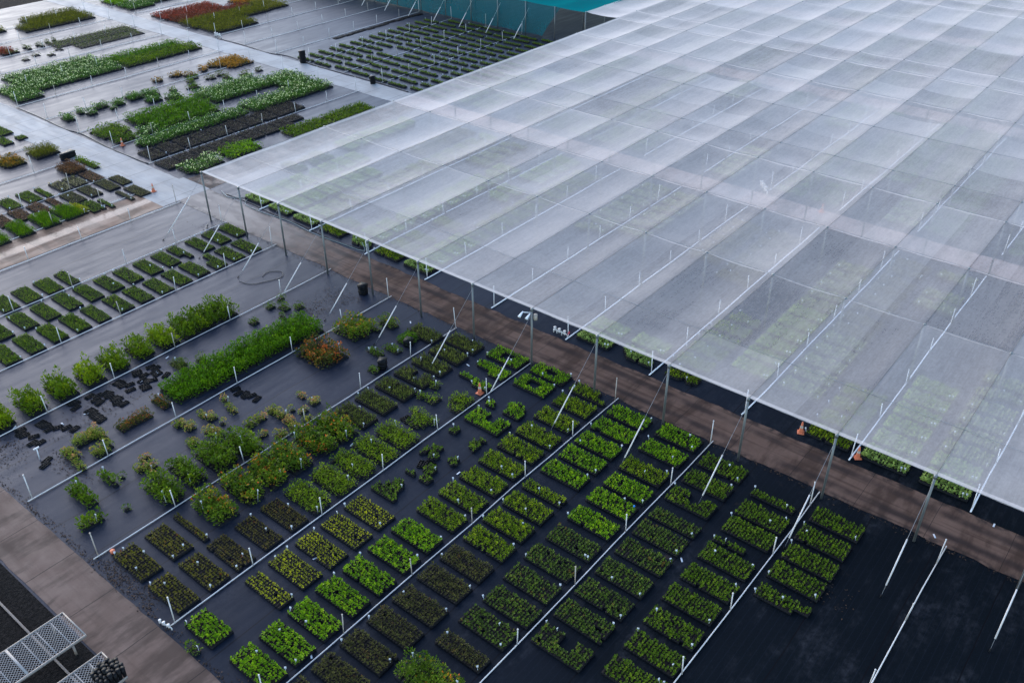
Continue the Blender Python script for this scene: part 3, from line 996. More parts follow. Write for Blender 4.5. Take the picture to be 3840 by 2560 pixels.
# rows 8 and 9 towards the concrete road: taller mid green, red-tipped and grey-green blocks
G9 = 'plant blocks between the brown road and the concrete path'
for i, (x0, st, wd, shp) in enumerate([(-24.3, 'olive', 1.1, None), (-22.7, 'olive', 1.1, None), (-21.2, 'brown', 1.1, None), (-19.6, 'brown', 1.1, None), (-18.05, 'brown', 1.1, None)]):
    plant_block(x0, -29.1, st, wd, 2.35, shp, '%s block of pots, %s from pale concrete road, row below the red-tipped shrubs' % (STY[st][1], ORD[i + 1]), group=G9, tags=2)
plant_block(-24.3, -26.25, 'olive', 1.1, 2.4, None, 'olive and brown block of pots beside the red cap, at the pipe end', group=G9, tags=4)
plant_block(-22.65, -26.25, 'olive', 1.1, 2.4, None, 'olive and brown block of pots beside the single narrow strip', group=G9, tags=2)
plant_block(-21.05, -26.2, 'olive', .33, 2.5, None, 'single narrow strip of olive pots beside the yellow-tagged shrub', group=G9, tags=1)
for i, (xc, lm) in enumerate([(-19.4, 'redtip'), (-17.6, 'redtip'), (-16.1, 'redtip'), (-14.7, 'redtip'), (-13.0, 'redtip'), (-11.5, 'redtip')]):
    r_ = shrub(xc, -27.3, lm, 'dense green clump of shrubs with red tips, %s along from the olive strip' % ORD[i + 1], 1.3, 2.35, .66, .3, 48, .15, .085, group='red-tipped shrub clumps in one row', name='shrub_clump', cat='shrub clump', tags=1)
    if i == 0: add_tag(r_, .3, -1.1, .5, 'yellow_tag')
for i, xc in enumerate([-16.0, -14.4, -12.9, -11.4, -9.85]):
    shrub(xc, -30.3, 'mid', 'yellow-green feathery clump of young shrubs, %s along beyond the brownish blocks' % ORD[i + 1], 1.3, 2.4, .40, .24, 34, .10, .05, group='yellow-green clumps in one row', name='shrub_clump', cat='shrub clump', tags=1, bias=.05)
shrub(-8.1, -30.3, 'mid', 'yellow-green clump with gaps, beside the dirty strip of the seventh pipe bay', 1.25, 2.4, .40, .24, 30, .10, .05, shape='patch', group='yellow-green clumps in one row', name='shrub_clump', cat='shrub clump', tags=1)
shrub(-6.2, -30.5, 'mid', 'yellow-green L-shaped clump closer to the orange cone', .8, 2.5, .36, .24, 26, .10, .05, shape='patch', group='yellow-green clumps in one row', name='shrub_clump', cat='shrub clump')
shrub(-5.25, -31.0, 'mid', 'compact yellow-green clump beside the orange cone', .95, 1.25, .36, .24, 30, .10, .05, group='yellow-green clumps in one row', name='shrub_clump', cat='shrub clump')
shrub(-6.4, -28.9, 'mid', 'small lone yellow-green shrub with a white tag', .45, .6, .36, .24, 30, .10, .05, tags=1)
shrub(-5.2, -28.9, 'mid', 'small lone yellow-green shrub closest to brown road', .5, .5, .36, .24, 30, .10, .05, tags=1)
for i, x0 in enumerate([-1.4, -2.85, -4.35, -5.85, -7.4, -9.0, -10.55]):
    plant_block(x0, -26.1, 'grey', 1.12, 2.4, 'notch' if i == 3 else None, 'grey-green upright block of pots, %s along from the brown road' % ORD[i + 1], group=G9, tags=2)
shrub(-20.0, -42.4, 'redtip', 'bushy green and pink shrub clump between bronze and blackish blocks', 1.5, 2.6, .85, .34, 90, .12, .06, name='shrub_clump', cat='shrub clump', tags=2)
shrub(-25.0, -33.6, 'green', 'small dark shrub with white tag at corner of bright green block', .35, .5, .4, .3, 60, .10, .05, tags=1)

# ------------------------------------------------------------------ beds of scattered shrubs
for i, (xc, yc, a, b_, h) in enumerate([(-23.0, -21.4, .55, 2.0, .45), (-21.5, -21.3, .4, 1.5, .45), (-23.7, -23.4, 1.1, .55, .42), (-20.2, -24.3, 1.25, 2.3, .6), (-18.7, -24.0, .85, 2.2, .55), (-17.0, -24.2, 1.45, 2.3, .65), (-15.5, -24.4, 1.25, 2.3, .6)]):
    shrub(xc, yc, 'green', '%s of dark green shrubs, %s along from the pale concrete road' % ('elongated clump' if a < .9 else 'big rounded clump', ORD[i + 1]), a, b_, h + .08, .28, 44, .15, .085, group='dark green shrub clumps in the scattered bed', name='shrub_clump', cat='shrub clump', tags=1)
for x, y, lab in ((-22.1, -23.9, 'tiny lone green shrub between two dark clumps'), (-21.0, -21.6, 'tiny lone green shrub beside an elongated dark clump')):
    shrub(x, y, 'green', lab, .35, .35, .35, .3, 60, .10, .05)
PK = [(-19.4, -21.2), (-20.0, -21.8), (-20.0, -22.7), (-19.5, -22.1), (-16.6, -20.2), (-16.4, -20.9), (-15.4, -20.5), (-15.2, -21.1), (-13.7, -20.4), (-14.0, -21.4), (-15.0, -22.0), (-15.9, -22.1), (-16.0, -22.6), (-17.1, -22.2), (-14.2, -23.3), (-14.3, -24.6), (-13.5, -23.3), (-12.6, -24.0), (-12.6, -23.3), (-11.8, -24.1), (-12.7, -24.8), (-10.7, -23.5), (-10.6, -24.5), (-11.5, -24.7), (-12.8, -25.5), (-11.9, -25.4), (-13.6, -25.3)]
for i, (x, y) in enumerate(PK):
    shrub(x + rng.normal(0, .05), y, 'pink', 'little lime and pink shrub standing loose on the black mat', rng.uniform(.3, .6), rng.uniform(.3, .7), .33, .27, 60, .10, .06, group='little lime and pink shrubs scattered on the mat', tags=int(rng.random() < .2))
for i, (xc, yc, a, b_, n_) in enumerate([(-21.7, -18.0, .6, 1.4, 'beside the dark empty pots'), (-20.6, -17.3, 1.0, .7, 'set across the bed'), (-19.9, -17.5, .6, 1.3, 'joining two others'), (-20.4, -18.9, 1.2, .7, 'beside the white pipe'), (-21.9, -19.2, .4, .7, 'smallest of its cluster')]):
    shrub(xc, yc, 'pink', 'lime and salmon shrub clump %s' % n_, a, b_, .36, .27, 60, .10, .06, name='shrub_clump', cat='shrub clump', group='lime and salmon clumps by the dirty corner')
shrub(-18.0, -18.0, 'fire', 'rust orange shrub clump lying alone on the mat', 1.9, .9, .36, .27, 60, .09, .05, name='shrub_clump', cat='shrub clump')
shrub(-16.1, -17.7, 'fire', 'small rust orange clump beside bright green hedge end', .55, 1.3, .36, .27, 60, .09, .05, name='shrub_clump', cat='shrub clump', tags=1)
for i, (xc, yc, wd, ln, h) in enumerate([(-15.0, -17.6, .8, 1.9, .45), (-13.9, -17.7, 1.2, 2.2, .6), (-12.6, -17.8, 1.4, 2.2, .65), (-11.1, -17.8, 1.6, 2.2, .66), (-9.5, -17.8, 1.6, 2.2, .68), (-7.9, -17.9, 1.6, 2.2, .68), (-6.2, -18.1, 1.8, 2.2, .66)]):
    shrub(xc, yc, 'lush', 'bright green hedge-like clump of leafy plants, %s segment from the pale road end' % ORD[i + 1], wd + .1, ln, h + .12, .25, 42, .16, .06, name='shrub_clump', cat='shrub clump', group='segments of the bright green hedge', shape='full', upright=.2, rag=.12)
shrub(-7.2, -21.3, 'fire', 'large mounded shrub clump with orange-red tips beside bright green hedge', 2.1, 2.5, .75, .33, 56, .14, .08, name='shrub_clump', cat='shrub clump', tags=1, bias=.03)
shrub(-3.9, -20.9, 'redtip', 'large green clump with orange tips under a guy wire', 2.0, 2.3, .75, .33, 56, .14, .08, name='shrub_clump', cat='shrub clump', bias=.12)
shrub(-2.1, -21.9, 'redtip', 'small green clump with orange tips, alone near brown road', .7, 1.2, .6, .33, 85, .10, .055, name='shrub_clump', cat='shrub clump')
shrub(-4.0, -24.2, 'dark', 'small dark low plants with white tag beside black bin', .45, 1.1, .25, .24, 36, .09, .05, tags=2)
shrub(-4.9, -23.6, 'dark', 'dark strip of low plants with two white tags', .4, 1.2, .25, .24, 36, .09, .05, tags=2)
shrub(-6.3, -24.9, 'dark', 'dark little plant group beside upright black crate', .6, .7, .28, .24, 36, .09, .05)
shrub(-2.7, -24.2, 'lush', 'bright green small shrub group beside grey-green block', .9, 1.1, .42, .25, 55, .10, .055, tags=0)
plant_block(-2.1, -23.5, 'grey', 1.15, 2.3, None, 'grey-green block of pots standing alone beyond the second pipe end', group=G9)
# row of rounded shrubs behind pipe 0
for i, xc in enumerate([-22.7, -20.85, -19.05, -17.3, -15.6, -13.9, -12.3]):
    shrub(xc, -12.1, 'green' if i % 3 else 'mid', 'rounded leafy green shrub clump, %s in the row from the pale road end' % ORD[i + 1], 1.15, 2.1, .74, .29, 50, .17, .08, name='shrub_clump', cat='shrub clump', group='row of rounded green shrub clumps', upright=.25, bias=.14, rag=.3)
for i, xc in enumerate([-10.7, -9.4, -8.0]):
    shrub(xc, -12.1, 'green', 'leafy green shrub clump of the joined trio, %s towards the net' % ORD[i + 1], 1.25, 2.2, .78, .33, 52, .17, .08, name='shrub_clump', cat='shrub clump', group='row of rounded green shrub clumps', upright=.25, bias=.05, rag=.3)
for x, y in ((-13.1, -15.3), (-12.1, -16.0), (-7.4, -14.9), (-5.5, -14.2), (-5.8, -15.8), (-4.3, -15.7), (-5.0, -15.0), (-4.4, -13.9)):
    shrub(x, y, 'green', 'tiny leftover green plant on the black mat beyond the bright hedge', rng.uniform(.3, .6), rng.uniform(.3, .9), .35, .27, 45, .10, .05, group='tiny leftover plants beyond the hedge')
shrub(-13.3, -15.4, 'grey', 'dull dark green strip of plants beside the bright hedge', .5, 1.5, .3, .26, 50, .09, .05, tags=1)

# three rows of green seedling blocks
for i, x0 in enumerate([-.6, -2.1, -3.6, -5.15, -6.5, -8.0, -9.55, -11.05, -12.6, -14.1, -15.7, -17.2, -18.8, -20.3]):
    plant_block(x0, -1.65 + rng.normal(0, .03), 'seed', .7 if i == 3 else 1.05, 2.45, 'tail' if i == 3 else None, 'dark green seedling block, %s from the net, middle row' % ORD[i + 1], group='green seedling blocks by the cross road', tags=1 + (i % 2))
for i, x0 in enumerate([-.4, -1.6, -3.1, -4.6, -6.1, -7.6, -9.1, -10.6, -12.1, -13.7, -15.2, -16.75, -18.3, -19.85, -21.4]):
    if i == 0: continue
    plant_block(x0, -4.6 + rng.normal(0, .03), 'seed', .85 if i in (9,) else 1.05, 2.45, 'bite' if i == 3 else None, 'dark green seedling block, %s from the net, front row' % ORD[i], group='green seedling blocks by the cross road', tags=1, boost=1.2 if i > 9 else 1.0)
for i, x0 in enumerate([-12.35, -13.9, -15.45, -17.0]):
    plant_block(x0, 1.3, 'seed', .8 if i == 0 else 1.08, 2.4, None, 'dark green seedling block, %s in the short back row' % ORD[i + 1], group='green seedling blocks by the cross road', tags=1)

# bed beyond the cross road
GX = 'plant blocks beyond the rusty cross road'
STY['redleaf'] = ('russet', 'reddish brown', 7, .09, .06, (0, .9), .12, .17, .16)
STY['silver'] = ('silver', 'silvery white', 8, .12, .06, (.1, 1.1), .13, .2, .2)
STY['tiny'] = ('bronze', 'dark olive', 7, .07, .05, (.1, 1.), .12, .16, .13)
for i, (x0, yt, st, wd, ln, lab) in enumerate([
        (-5.1, 10.9, 'seed', 1.1, 2.5, 'dark green block beside the bright grassy blocks'), (-3.7, 10.4, 'seed', .35, 2.3, 'single dark green strip alone by the cross road'),
        (-9.5, 13.9, 'redleaf', 1.1, 2.4, 'reddish brown block behind the middle bright grassy block'), (-8.0, 13.8, 'redleaf', 1.1, 2.4, 'reddish brown block next to a half block'), (-6.4, 13.8, 'redleaf', .6, 2.4, 'half-width reddish brown block'),
        (-11.0, 13.9, 'redleaf', 1.1, 2.4, 'mottled reddish block furthest along from the pale road'),
        (-5.2, 13.7, 'tiny', 1.15, 2.5, 'dark olive block with white tags, third from the pale road'), (-3.6, 13.8, 'tiny', 1.1, 2.5, 'dark olive block, second from the pale road, back row'), (-2.0, 13.9, 'tiny', 1.1, 2.6, 'dark olive block in line with the pipe, back row'),
        (-1.9, 10.7, 'tiny', .4, 2.5, 'narrow dark strip beside the corner block'), (-1.05, 10.8, 'tiny', 1.1, 2.6, 'dark olive corner block beside pale road and cone'), (-.65, 13.8, 'tiny', .9, 2.4, 'dark olive block at the pale road edge, back row'),
        (-9.1, 16.6, 'seed', 1.1, 2.5, 'green block third along behind the reddish blocks'), (-7.4, 16.7, 'seed', 1.1, 2.6, 'green block with a riser standing at its edge'), (-5.9, 16.5, 'seed', .55, 2.5, 'narrow green block with two white tags'),
        (-4.6, 16.6, 'silver', .95, 2.5, 'whitish speckled block, further from pale road'), (-3.4, 16.6, 'silver', 1.1, 2.5, 'whitish speckled block, closer to pale road'), (-1.9, 16.6, 'redleaf', 1.15, 2.5, 'reddish speckled block by the pale road')]):
    plant_block(x0, yt, st, wd, ln, None, lab, group=GX, tags=2 if i % 3 == 0 else 1)
for i, (xc, wd) in enumerate([(-10.3, 1.3), (-8.3, 1.4), (-6.5, 1.4), (-12.2, 1.2)]):
    shrub(xc, 10.0, 'lush', 'tall bright green grassy block, %s along the cross road kerb' % ORD[i + 1], wd, 2.6, .42, .2, 34, .17, .022, name='grassy_block', cat='plant block', group='bright grassy blocks by the cross road', shape='full', upright=.45, bias=.1, rag=.1)
shrub(-5.5, 9.9, 'lime', 'yellow-green narrow plants beside the last grassy block', .5, 2.2, .4, .24, 40, .11, .06, tags=1)
shrub(-1.2, 23.8, 'grass', 'olive grassy plant block by the pale road, twin mound', 2.2, 2.2, .55, .25, 40, .22, .025, name='grassy_block', cat='plant block', shape='full', upright=.5)
shrub(-4.2, 24.0, 'amber', 'orange-flecked olive plant block beside the grassy twin mound', 2.0, 2.4, .4, .28, 45, .11, .06, name='shrub_clump', cat='shrub clump', bias=-.2)
shrub(-1.6, 18.2, 'russet', 'reddish brown shrub block behind the whitish blocks', 1.8, 2.6, .45, .28, 45, .13, .05, name='shrub_clump', cat='shrub clump')
shrub(.0, 18.3, 'mid', 'green weedy row along the pale road edge', .5, 3.4, .4, .28, 40, .12, .06, name='shrub_clump', cat='shrub clump', shape='full')
for x0, y0, w_, l_, lb in ((-1.6, 33.6, 1.3, 2.6, 'green far block at the frame edge beside the pale road'), (-2.6, 30.6, 1.0, 2.2, 'small green far block, two steps from the pale road'), (-1.0, 29.6, .9, 1.0, 'tiny green far block at the pale road edge')):
    plant_block(x0, y0, 'seed', w_, l_, None, lb, group=GX)

# ------------------------------------------------------------------ beds between the pale roads
GF = 'plant masses between the two pale roads'


def mass(xa, xb, ya, yb, lm, lab, h=.45, pitch=.36, nl=30, Lf=.15, Wf=.08, **k):
    return shrub((xa + xb) / 2, (ya + yb) / 2, lm, lab, xb - xa, yb - ya, h, pitch, nl, Lf, Wf, name='shrub_clump', cat='shrub clump', group=GF, **k)


k_ = dict(shape='full')
mass(6.8, 17.6, 44.8, 48.3, 'white', 'long bed of white-flowered shrubs, far half', flower=.34, **k_)
mass(4.4, 17.6, 41.0, 44.6, 'white', 'long bed of white-flowered shrubs, near half', flower=.34, **k_)
mass(4.2, 7.0, 38.9, 40.8, 'white', 'small clump of white-flowered shrubs at bed corner beside pipe', flower=.25, **k_)
mass(17.6, 27.4, 43.6, 46.0, 'lush', 'long dense green shrub bed beyond the white flowers, far half', .5, **k_)
mass(18.0, 28.2, 41.0, 43.4, 'green', 'long dense green shrub bed beyond the white flowers, near half', .5, bias=.1, **k_)
mass(18.3, 27.9, 64.9, 68.0, 'grass', 'olive grassy bed at the far end, near half', .5, upright=.5, Lf=.28, Wf=.03, **k_)
mass(20.4, 27.9, 68.2, 71.2, 'grass', 'olive grassy bed at the far end, far half', .5, upright=.5, Lf=.28, Wf=.03, bias=-.1, **k_)
mass(14.5, 17.1, 67.6, 69.4, 'grass', 'small olive patch at the photo edge, far end', .45, **k_)
for xa, xb, ya, yb, lab in ((17.0, 28.0, 55.0, 57.8, 'dark green pots in rows with gaps, far side'), (18.8, 27.6, 52.4, 54.7, 'dark green pots in rows with gaps, near side'), (11.8, 18.6, 52.5, 54.6, 'dark pots in thin broken rows at bed end')):
    mass(xa, xb, ya, yb, 'grey', lab, .3, .42, 16, .13, .06, shape='patch' if xa < 12 else 'full')
for i, (x, y) in enumerate([(14.7, 58.3), (16.2, 58.0), (17.6, 58.4), (18.6, 58.6), (13.2, 57.3), (14.8, 57.4), (16.4, 57.3), (12.2, 57.2)]):
    shrub(x, y, 'grey', 'lone dark pot plant standing in the far bed', .5, .5, .4, .25, 30, .12, .06, group='lone dark pots in the far bed')
mass(11.4, 13.3, 57.2, 60.0, 'red', 'red-leaved clump at the far photo edge', .35)
mass(16.8, 22.0, 32.4, 34.4, 'amber', 'orange-topped plant bed, end away from the pale road', .4, bias=-.15, shape='patch')
mass(22.0, 25.2, 32.8, 34.9, 'amber', 'yellow-orange plant bed, middle stretch', .4, bias=.05, shape='patch')
mass(25.2, 28.3, 31.2, 35.1, 'amber', 'orange and brown plant bed beside the pale road', .4, bias=.05)
mass(16.2, 24.2, 28.4, 31.8, 'green', 'mixed green shrubs in a ragged bed behind the bright bed', .4, shape='patch')
mass(21.0, 28.2, 27.8, 31.2, 'grey', 'grey-green ragged shrub bed by the pale road', .4, shape='patch')
for i, (x, y, a, b_) in enumerate([(4.9, 30.4, .9, 1.5), (6.6, 31.1, .6, .8), (7.2, 30.0, .9, 1.0), (8.8, 31.0, 1.5, 1.0), (9.4, 29.7, .6, .7), (10.6, 30.6, .9, 1.1), (12.6, 31.0, 1.6, 1.4), (14.3, 30.6, 1.6, 1.5), (13.4, 28.6, 1.4, 1.3), (15.2, 27.6, 1.4, 1.6)]):
    shrub(x, y, 'white', 'loose green shrub in the broken line, %s from the road corner' % ORD[i + 1], a, b_, .5, .3, 45, .13, .07, name='shrub_clump', cat='shrub clump', group='loose green shrubs in a broken line', flower=.12)
mass(8.2, 16.3, 22.9, 25.6, 'lush', 'brilliant green mounded bed, far half', .6, nl=40, **k_)
mass(9.0, 15.8, 20.3, 22.9, 'lush', 'brilliant green mounded bed, near half', .58, nl=40, **k_)
mass(4.1, 7.0, 22.0, 25.2, 'green', 'dark green shrub mass at the corner near orange cone', .5, bias=.12)
mass(4.3, 6.4, 20.2, 21.8, 'green', 'dark green small shrub mass behind the orange cone', .45)
mass(6.9, 9.0, 20.2, 22.0, 'white', 'green clump with pale tips beside brilliant bed', .45, flower=.2)
mass(17.0, 24.4, 22.6, 26.8, 'white', 'white-flecked green shrub bed beyond the brilliant bed', .55, flower=.22, nl=40, **k_)
mass(24.4, 28.3, 20.2, 25.0, 'white', 'white-flecked green shrub bed by the pale road', .55, flower=.3, nl=40)
mass(17.6, 28.2, 17.2, 20.0, 'white', 'long white-flecked band running to the pale road', .55, flower=.25, nl=40, **k_)
mass(5.0, 17.4, 17.3, 19.6, 'white', 'long white-flecked band in front of the brilliant bed', .5, flower=.16, nl=40)
STY['plum'] = ('plum', 'purplish black', 9, .13, .08, (.1, 1.1), .16, .22, .26)
for i, x0 in enumerate([4.1, 5.9, 7.7, 9.5, 11.3, 13.1, 14.9, 16.7, 18.5, 20.2]):
    plant_block(x0, 16.9, 'plum', 1.6, 2.5, None, 'purplish black block of pots, %s along, row behind the pipe' % ORD[i + 1], group='purplish black pot blocks', tags=1 if i % 3 == 0 else 0)
for i, x0 in enumerate([3.7, 5.5, 7.3, 9.1, 10.9, 12.7, 14.5, 16.3, 18.1]):
    plant_block(x0, 13.6, 'plum', 1.6, 2.3 if i != 8 else 1.6, None, 'purplish black block of pots, %s along, row next to the net' % ORD[i + 1], group='purplish black pot blocks', tags=1 if i % 4 == 1 else 0)
mass(4.2, 6.4, 8.7, 10.8, 'white', 'pale flowered clump right by the net corner', .5, flower=.35)
mass(6.4, 8.0, 9.0, 11.0, 'white', 'pale flowered tall clump next to the net corner', .6, flower=.5)
mass(8.6, 12.2, 8.8, 11.2, 'bright', 'light green clump along the net edge', .45)
mass(15.6, 20.4, 8.4, 10.8, 'green', 'dark round-leaved plants along net edge, first stretch', .35, bias=.1, **k_)
mass(20.6, 26.0, 8.4, 10.8, 'green', 'dark round-leaved plants along net edge, second stretch', .35, bias=.1, **k_)

# ------------------------------------------------------------------ far bed by the teal net
GC = 'plant masses in the far bed'


def massc(*a, **k):
    o_ = mass(*a, **k)
    o_['group'] = GC
    return o_


massc(33.0, 42.0, 55.6, 59.6, 'red', 'red-leaved plant bed beyond the pale road', .4, bias=.05, **k_)
massc(33.2, 44.6, 52.9, 55.4, 'red', 'dull red and olive plant bed beside the olive bed', .4, bias=-.15, **k_)
massc(32.8, 45.0, 48.9, 52.6, 'grass', 'olive green grassy bed next to red plants, far half', .55, upright=.4, Lf=.2, Wf=.05, **k_)
massc(33.0, 40.0, 45.0, 48.7, 'grass', 'olive green grassy bed beside the white valve', .5, upright=.4, Lf=.2, Wf=.05, **k_)
massc(45.2, 48.5, 49.2, 54.4, 'grass', 'olive yellow bed end towards the teal net', .5, bias=.2, **k_)
massc(44.4, 50.0, 54.6, 58.0, 'amber', 'yellow plant bed at top photo edge', .5, bias=.3, **k_)
massc(33.0, 37.0, 64.6, 68.4, 'white', 'pale green plant bed at the top edge, first patch', .4, flower=.1, **k_)
massc(33.0, 36.0, 68.8, 72.8, 'bright', 'pale green plant bed at the top edge, second patch', .4)
massc(37.4, 42.0, 65.6, 69.0, 'white', 'pale green plant bed at the top edge, third patch', .4, flower=.1, **k_)
STY['strip'] = ('dark', 'green', 8, .10, .075, (.1, 1.), .13, .19, .15)
strips = []
for r in range(8):
    yt = 28.55 - 3.06 * r
    if r % 2: yt += .05
    n = 15 if r < 7 else 13
    for i in range(n):
        x = 32.6 + 1.66 * i + (.35 if r in (2, 3, 6) else 0) * (1 if r % 3 else .5)
        if x > 56.8 or (r == 2 and i == 5): continue
        if r == 0 and i > 13: continue
        strips.append((r, i, x, yt))
protos = []
for v in range(4):
    protos.append(plant_block(0, 0, 'strip', .46, 2.6, None, '', 'plant strip', 'thin green strips in the far bed', 'plant_strip', tags=v % 2))
used = [0] * 4
for q, (r, i, x, yt) in enumerate(strips):
    v = int(rng.integers(4))
    o_ = protos[v] if used[v] == 0 else copy_tree(protos[v])
    used[v] = 1
    o_.location = (x + rng.normal(0, .04), yt + rng.normal(0, .04), .004)
    o_.rotation_euler = (0, 0, rng.normal(0, .012))
    o_['label'] = 'thin green plant strip, %s from pale road, %s row from empty far mat' % (ORD[i + 1], ORD[r + 1])
for v in range(4):
    if not used[v]: protos[v].location = (57.5, 30, .004)


def tray_proto(nx, ny, p, name, label, cat, group):
    root_b = MB()
    W_, L_ = nx * p, ny * p
    for i in range(nx + 1):
        root_b.box(i * p - .012, i * p + .012, 0, L_, 0.004, .06)
    for j in range(ny + 1):
        root_b.box(.012, W_ - .012, j * p - .012, j * p + .012, .006, .056)
    root_b.box(0, W_, 0, L_, .002, .012)
    o_ = root_b.build(name, MAT['black'])
    return tag(o_, label, cat, group)


def place(proto, first, x, y, rz, label=None):
    o_ = proto if first else proto.copy()
    if not first: col.objects.link(o_)
    o_.location = (x, y, .004)
    o_.rotation_euler = (0, 0, rz)
    if label: o_['label'] = label
    return o_


pr = tray_proto(3, 5, .22, 'empty_tray', 'empty black tray in the line along the far pipe', 'empty tray', 'empty trays along the far pipe')
for i in range(17):
    place(pr, i == 0, 42.0 + .92 * i, 31.0 + rng.normal(0, .08), rng.normal(1.57, .06))
pr = tray_proto(2, 4, .14, 'empty_tray', 'empty black tray left among scattered shrubs', 'empty tray', 'empty trays among the scattered shrubs')
ET = [(-12.3, -20.4, 6), (-17.9, -14.3, 4), (-17.3, -14.6, 7), (-18.9, -14.0, 3), (-18.8, -15.5, 5), (-16.1, -14.2, 4), (-15.1, -14.3, 6), (-14.2, -14.5, 5), (-16.1, -15.6, 1), (-15.5, -15.9, 2), (-20.9, -14.4, 5), (-22.2, -14.2, 3), (-22.0, -15.4, 3), (-20.2, -16.0, 2), (-22.6, -17.6, 2), (-8.1, -30.1, 3), (-10.2, -33.2, 3)]
first = True
for x, y, n in ET:
    for j in range(n):
        place(pr, first, x + rng.uniform(-.2, .2) + .02, y - .31 * j + rng.uniform(-.04, .04) + .3, 1.57 + rng.normal(0, .25))
        first = False

# ------------------------------------------------------------------ plants under the net
UST = ['dark', 'mid', 'grey', 'deep', 'bronze', 'bright', 'dark']
up = []
for st in ('dark', 'mid', 'sage', 'lifted_green', 'silver'):
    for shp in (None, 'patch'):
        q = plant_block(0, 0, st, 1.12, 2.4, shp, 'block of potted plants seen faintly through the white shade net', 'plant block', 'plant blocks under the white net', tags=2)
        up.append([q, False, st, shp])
edge_lab = {}


def under(x, y, st, shp=None, label=None):
    for q in up:
        if q[2] == st and q[3] == shp:
            o_ = q[0] if not q[1] else copy_tree(q[0])
            q[1] = True
            o_.location = (x, y, .004)
            if label:
                o_['label'] = label
                o_['group'] = 'plant blocks at the net edge'
            return o_


und = np.random.default_rng(12)
EDGE = {0: ('mid', 'dark'), 1: ('dark', 'mid'), 2: (None, None), 3: ('dark', 'mid'), 4: ('bright', None), 5: (None, 'dark'), 6: ('bright', 'mid')}
for bed in range(-2, 9):
    yp = pipe_y(bed - 1)
    for sub in (0, 1):
        yt = yp - .55 - 3.05 * sub
        x = 4.2
        st = ['lifted_green', 'mid', 'sage', 'lifted_green'][und.integers(4)]
        run = und.integers(3, 9)
        filled = und.random() < .62
        while x < 27.5:
            if run == 0:
                st = ['dark', 'mid', 'sage', 'lifted_green', 'silver', 'lifted_green', 'sage'][und.integers(7)]
                run = und.integers(3, 10)
                filled = und.random() < .55
            edge_in = x < 5.9 and min(abs(yt - q) for q in (1.3, -1.7, -4.8, -7.9, -11.0, -13.6, -17.3, -32.2, -35.3, -38.4, -47.4, -50.6, -53.5)) < 1.2
            if (filled and und.random() > .05) if not x < 5.9 else edge_in:
                lab = None
                if x < 4.5:
                    lab = '%s plant block below the net edge, %s from the net corner' % (STY[st][1], ORD[max(1, (bed + 2) * 2 + sub + 1)] if (bed + 2) * 2 + sub + 1 < 19 else 'nineteenth')
                under(x, yt, 'lifted_green' if x < 5.9 and st == 'sage' else st, 'patch' if und.random() < .12 else None, lab)
            run -= 1
            x += 1.56
for q in up:
    if not q[1]: q[0].location = (6, -62, .004)

# the beds deeper under the net read as one mass
cells = []
Vs, Ts = [], []
for x0, x1 in ((32.6, 56.5), (61.5, 85.5), (90.5, 112)):
    for bed in range(-2, 11):
        yp = pipe_y(bed - 1)
        for sub in (0, 1):
            x = x0
            run, filled, tone = und.integers(3, 9), und.random() < .6, und.random()
            while x < x1:
                if run == 0:
                    run, filled, tone = und.integers(3, 10), und.random() < .6, und.random()
                if filled:
                    n = 150 if x0 < 40 else 70
                    Pq = np.stack([x + und.uniform(0, 1.15, n), yp - .5 - 3.05 * sub - und.uniform(0, 2.4, n), und.uniform(.12, .3, n)], 1)
                    V = leaf_mesh(Pq, und.uniform(0, 6.3, n), und.uniform(.1, 1, n), .2, .16)
                    Vs.append(V)
                    Ts.append(np.clip(tone + und.normal(0, .12, n), 0, 1))
                run -= 1
                x += 1.56
V = np.concatenate(Vs)
T_ = np.concatenate(Ts)
fl, tot = quads(len(T_))
LEAF['under'] = make_leaf('leaf_under', [(0, (.10, .17, .07)), (.5, (.24, .31, .13)), (1, (.42, .45, .25))])  # extra brightness in the leaf colour makes up for the dimming net
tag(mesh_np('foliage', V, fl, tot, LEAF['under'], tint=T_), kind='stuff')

# ------------------------------------------------------------------ small things
def cone(x, y, label, rz=0.0, tilt=0.0, h=.7, m='orange'):
    root = empty('traffic_cone', (x, y, .02), label, 'traffic cone', 'orange traffic cones')
    b = MB()
    b.box(-.18, .18, -.18, .18, 0, .035)
    b.build('cone_base', MAT[m], root)
    b = MB()
    n = 14
    prof = [(.13, .035), (.105, .2), (.085, .33), (.062, .48), (.032, h)]
    V = [(r * math.cos(2 * math.pi * k / n), r * math.sin(2 * math.pi * k / n), z) for r, z in prof for k in range(n)]
    F = [(i * n + k, i * n + (k + 1) % n, (i + 1) * n + (k + 1) % n, (i + 1) * n + k) for i in range(len(prof) - 1) for k in range(n)]
    F.append(tuple(range((len(prof) - 1) * n, len(prof) * n)))
    b.add(V, F)
    b.build('cone_body', MAT[m], root, smooth=True)
    b = MB()
    prof = [(.0885, .335), (.0655, .475)]
    V = [(r * math.cos(2 * math.pi * k / n), r * math.sin(2 * math.pi * k / n), z) for r, z in prof for k in range(n)]
    b.add(V, [(k, (k + 1) % n, n + (k + 1) % n, n + k) for k in range(n)])
    b.build('collar', MAT['pvc_old'], root, smooth=True)
    root.rotation_euler = (tilt, 0, rz)
    root.scale = (1.05,) * 3
    return root


cone(-4.0, -31.3, 'orange traffic cone between plant blocks and white pipe')
cone(4.4, 19.8, 'orange traffic cone at the corner of the flowering bed')
cone(.3, 8.4, 'orange traffic cone where pale and rusty roads meet')
cone(4.2, -47.3, 'orange traffic cone standing alone at the edge of the net', 0.4)
cone(4.1, -50.5, 'orange traffic cone with pale collar beside white pipe under net', 0.7)
cone(31.2, -37.0, 'orange traffic cone seen faintly through the net', 0.7)


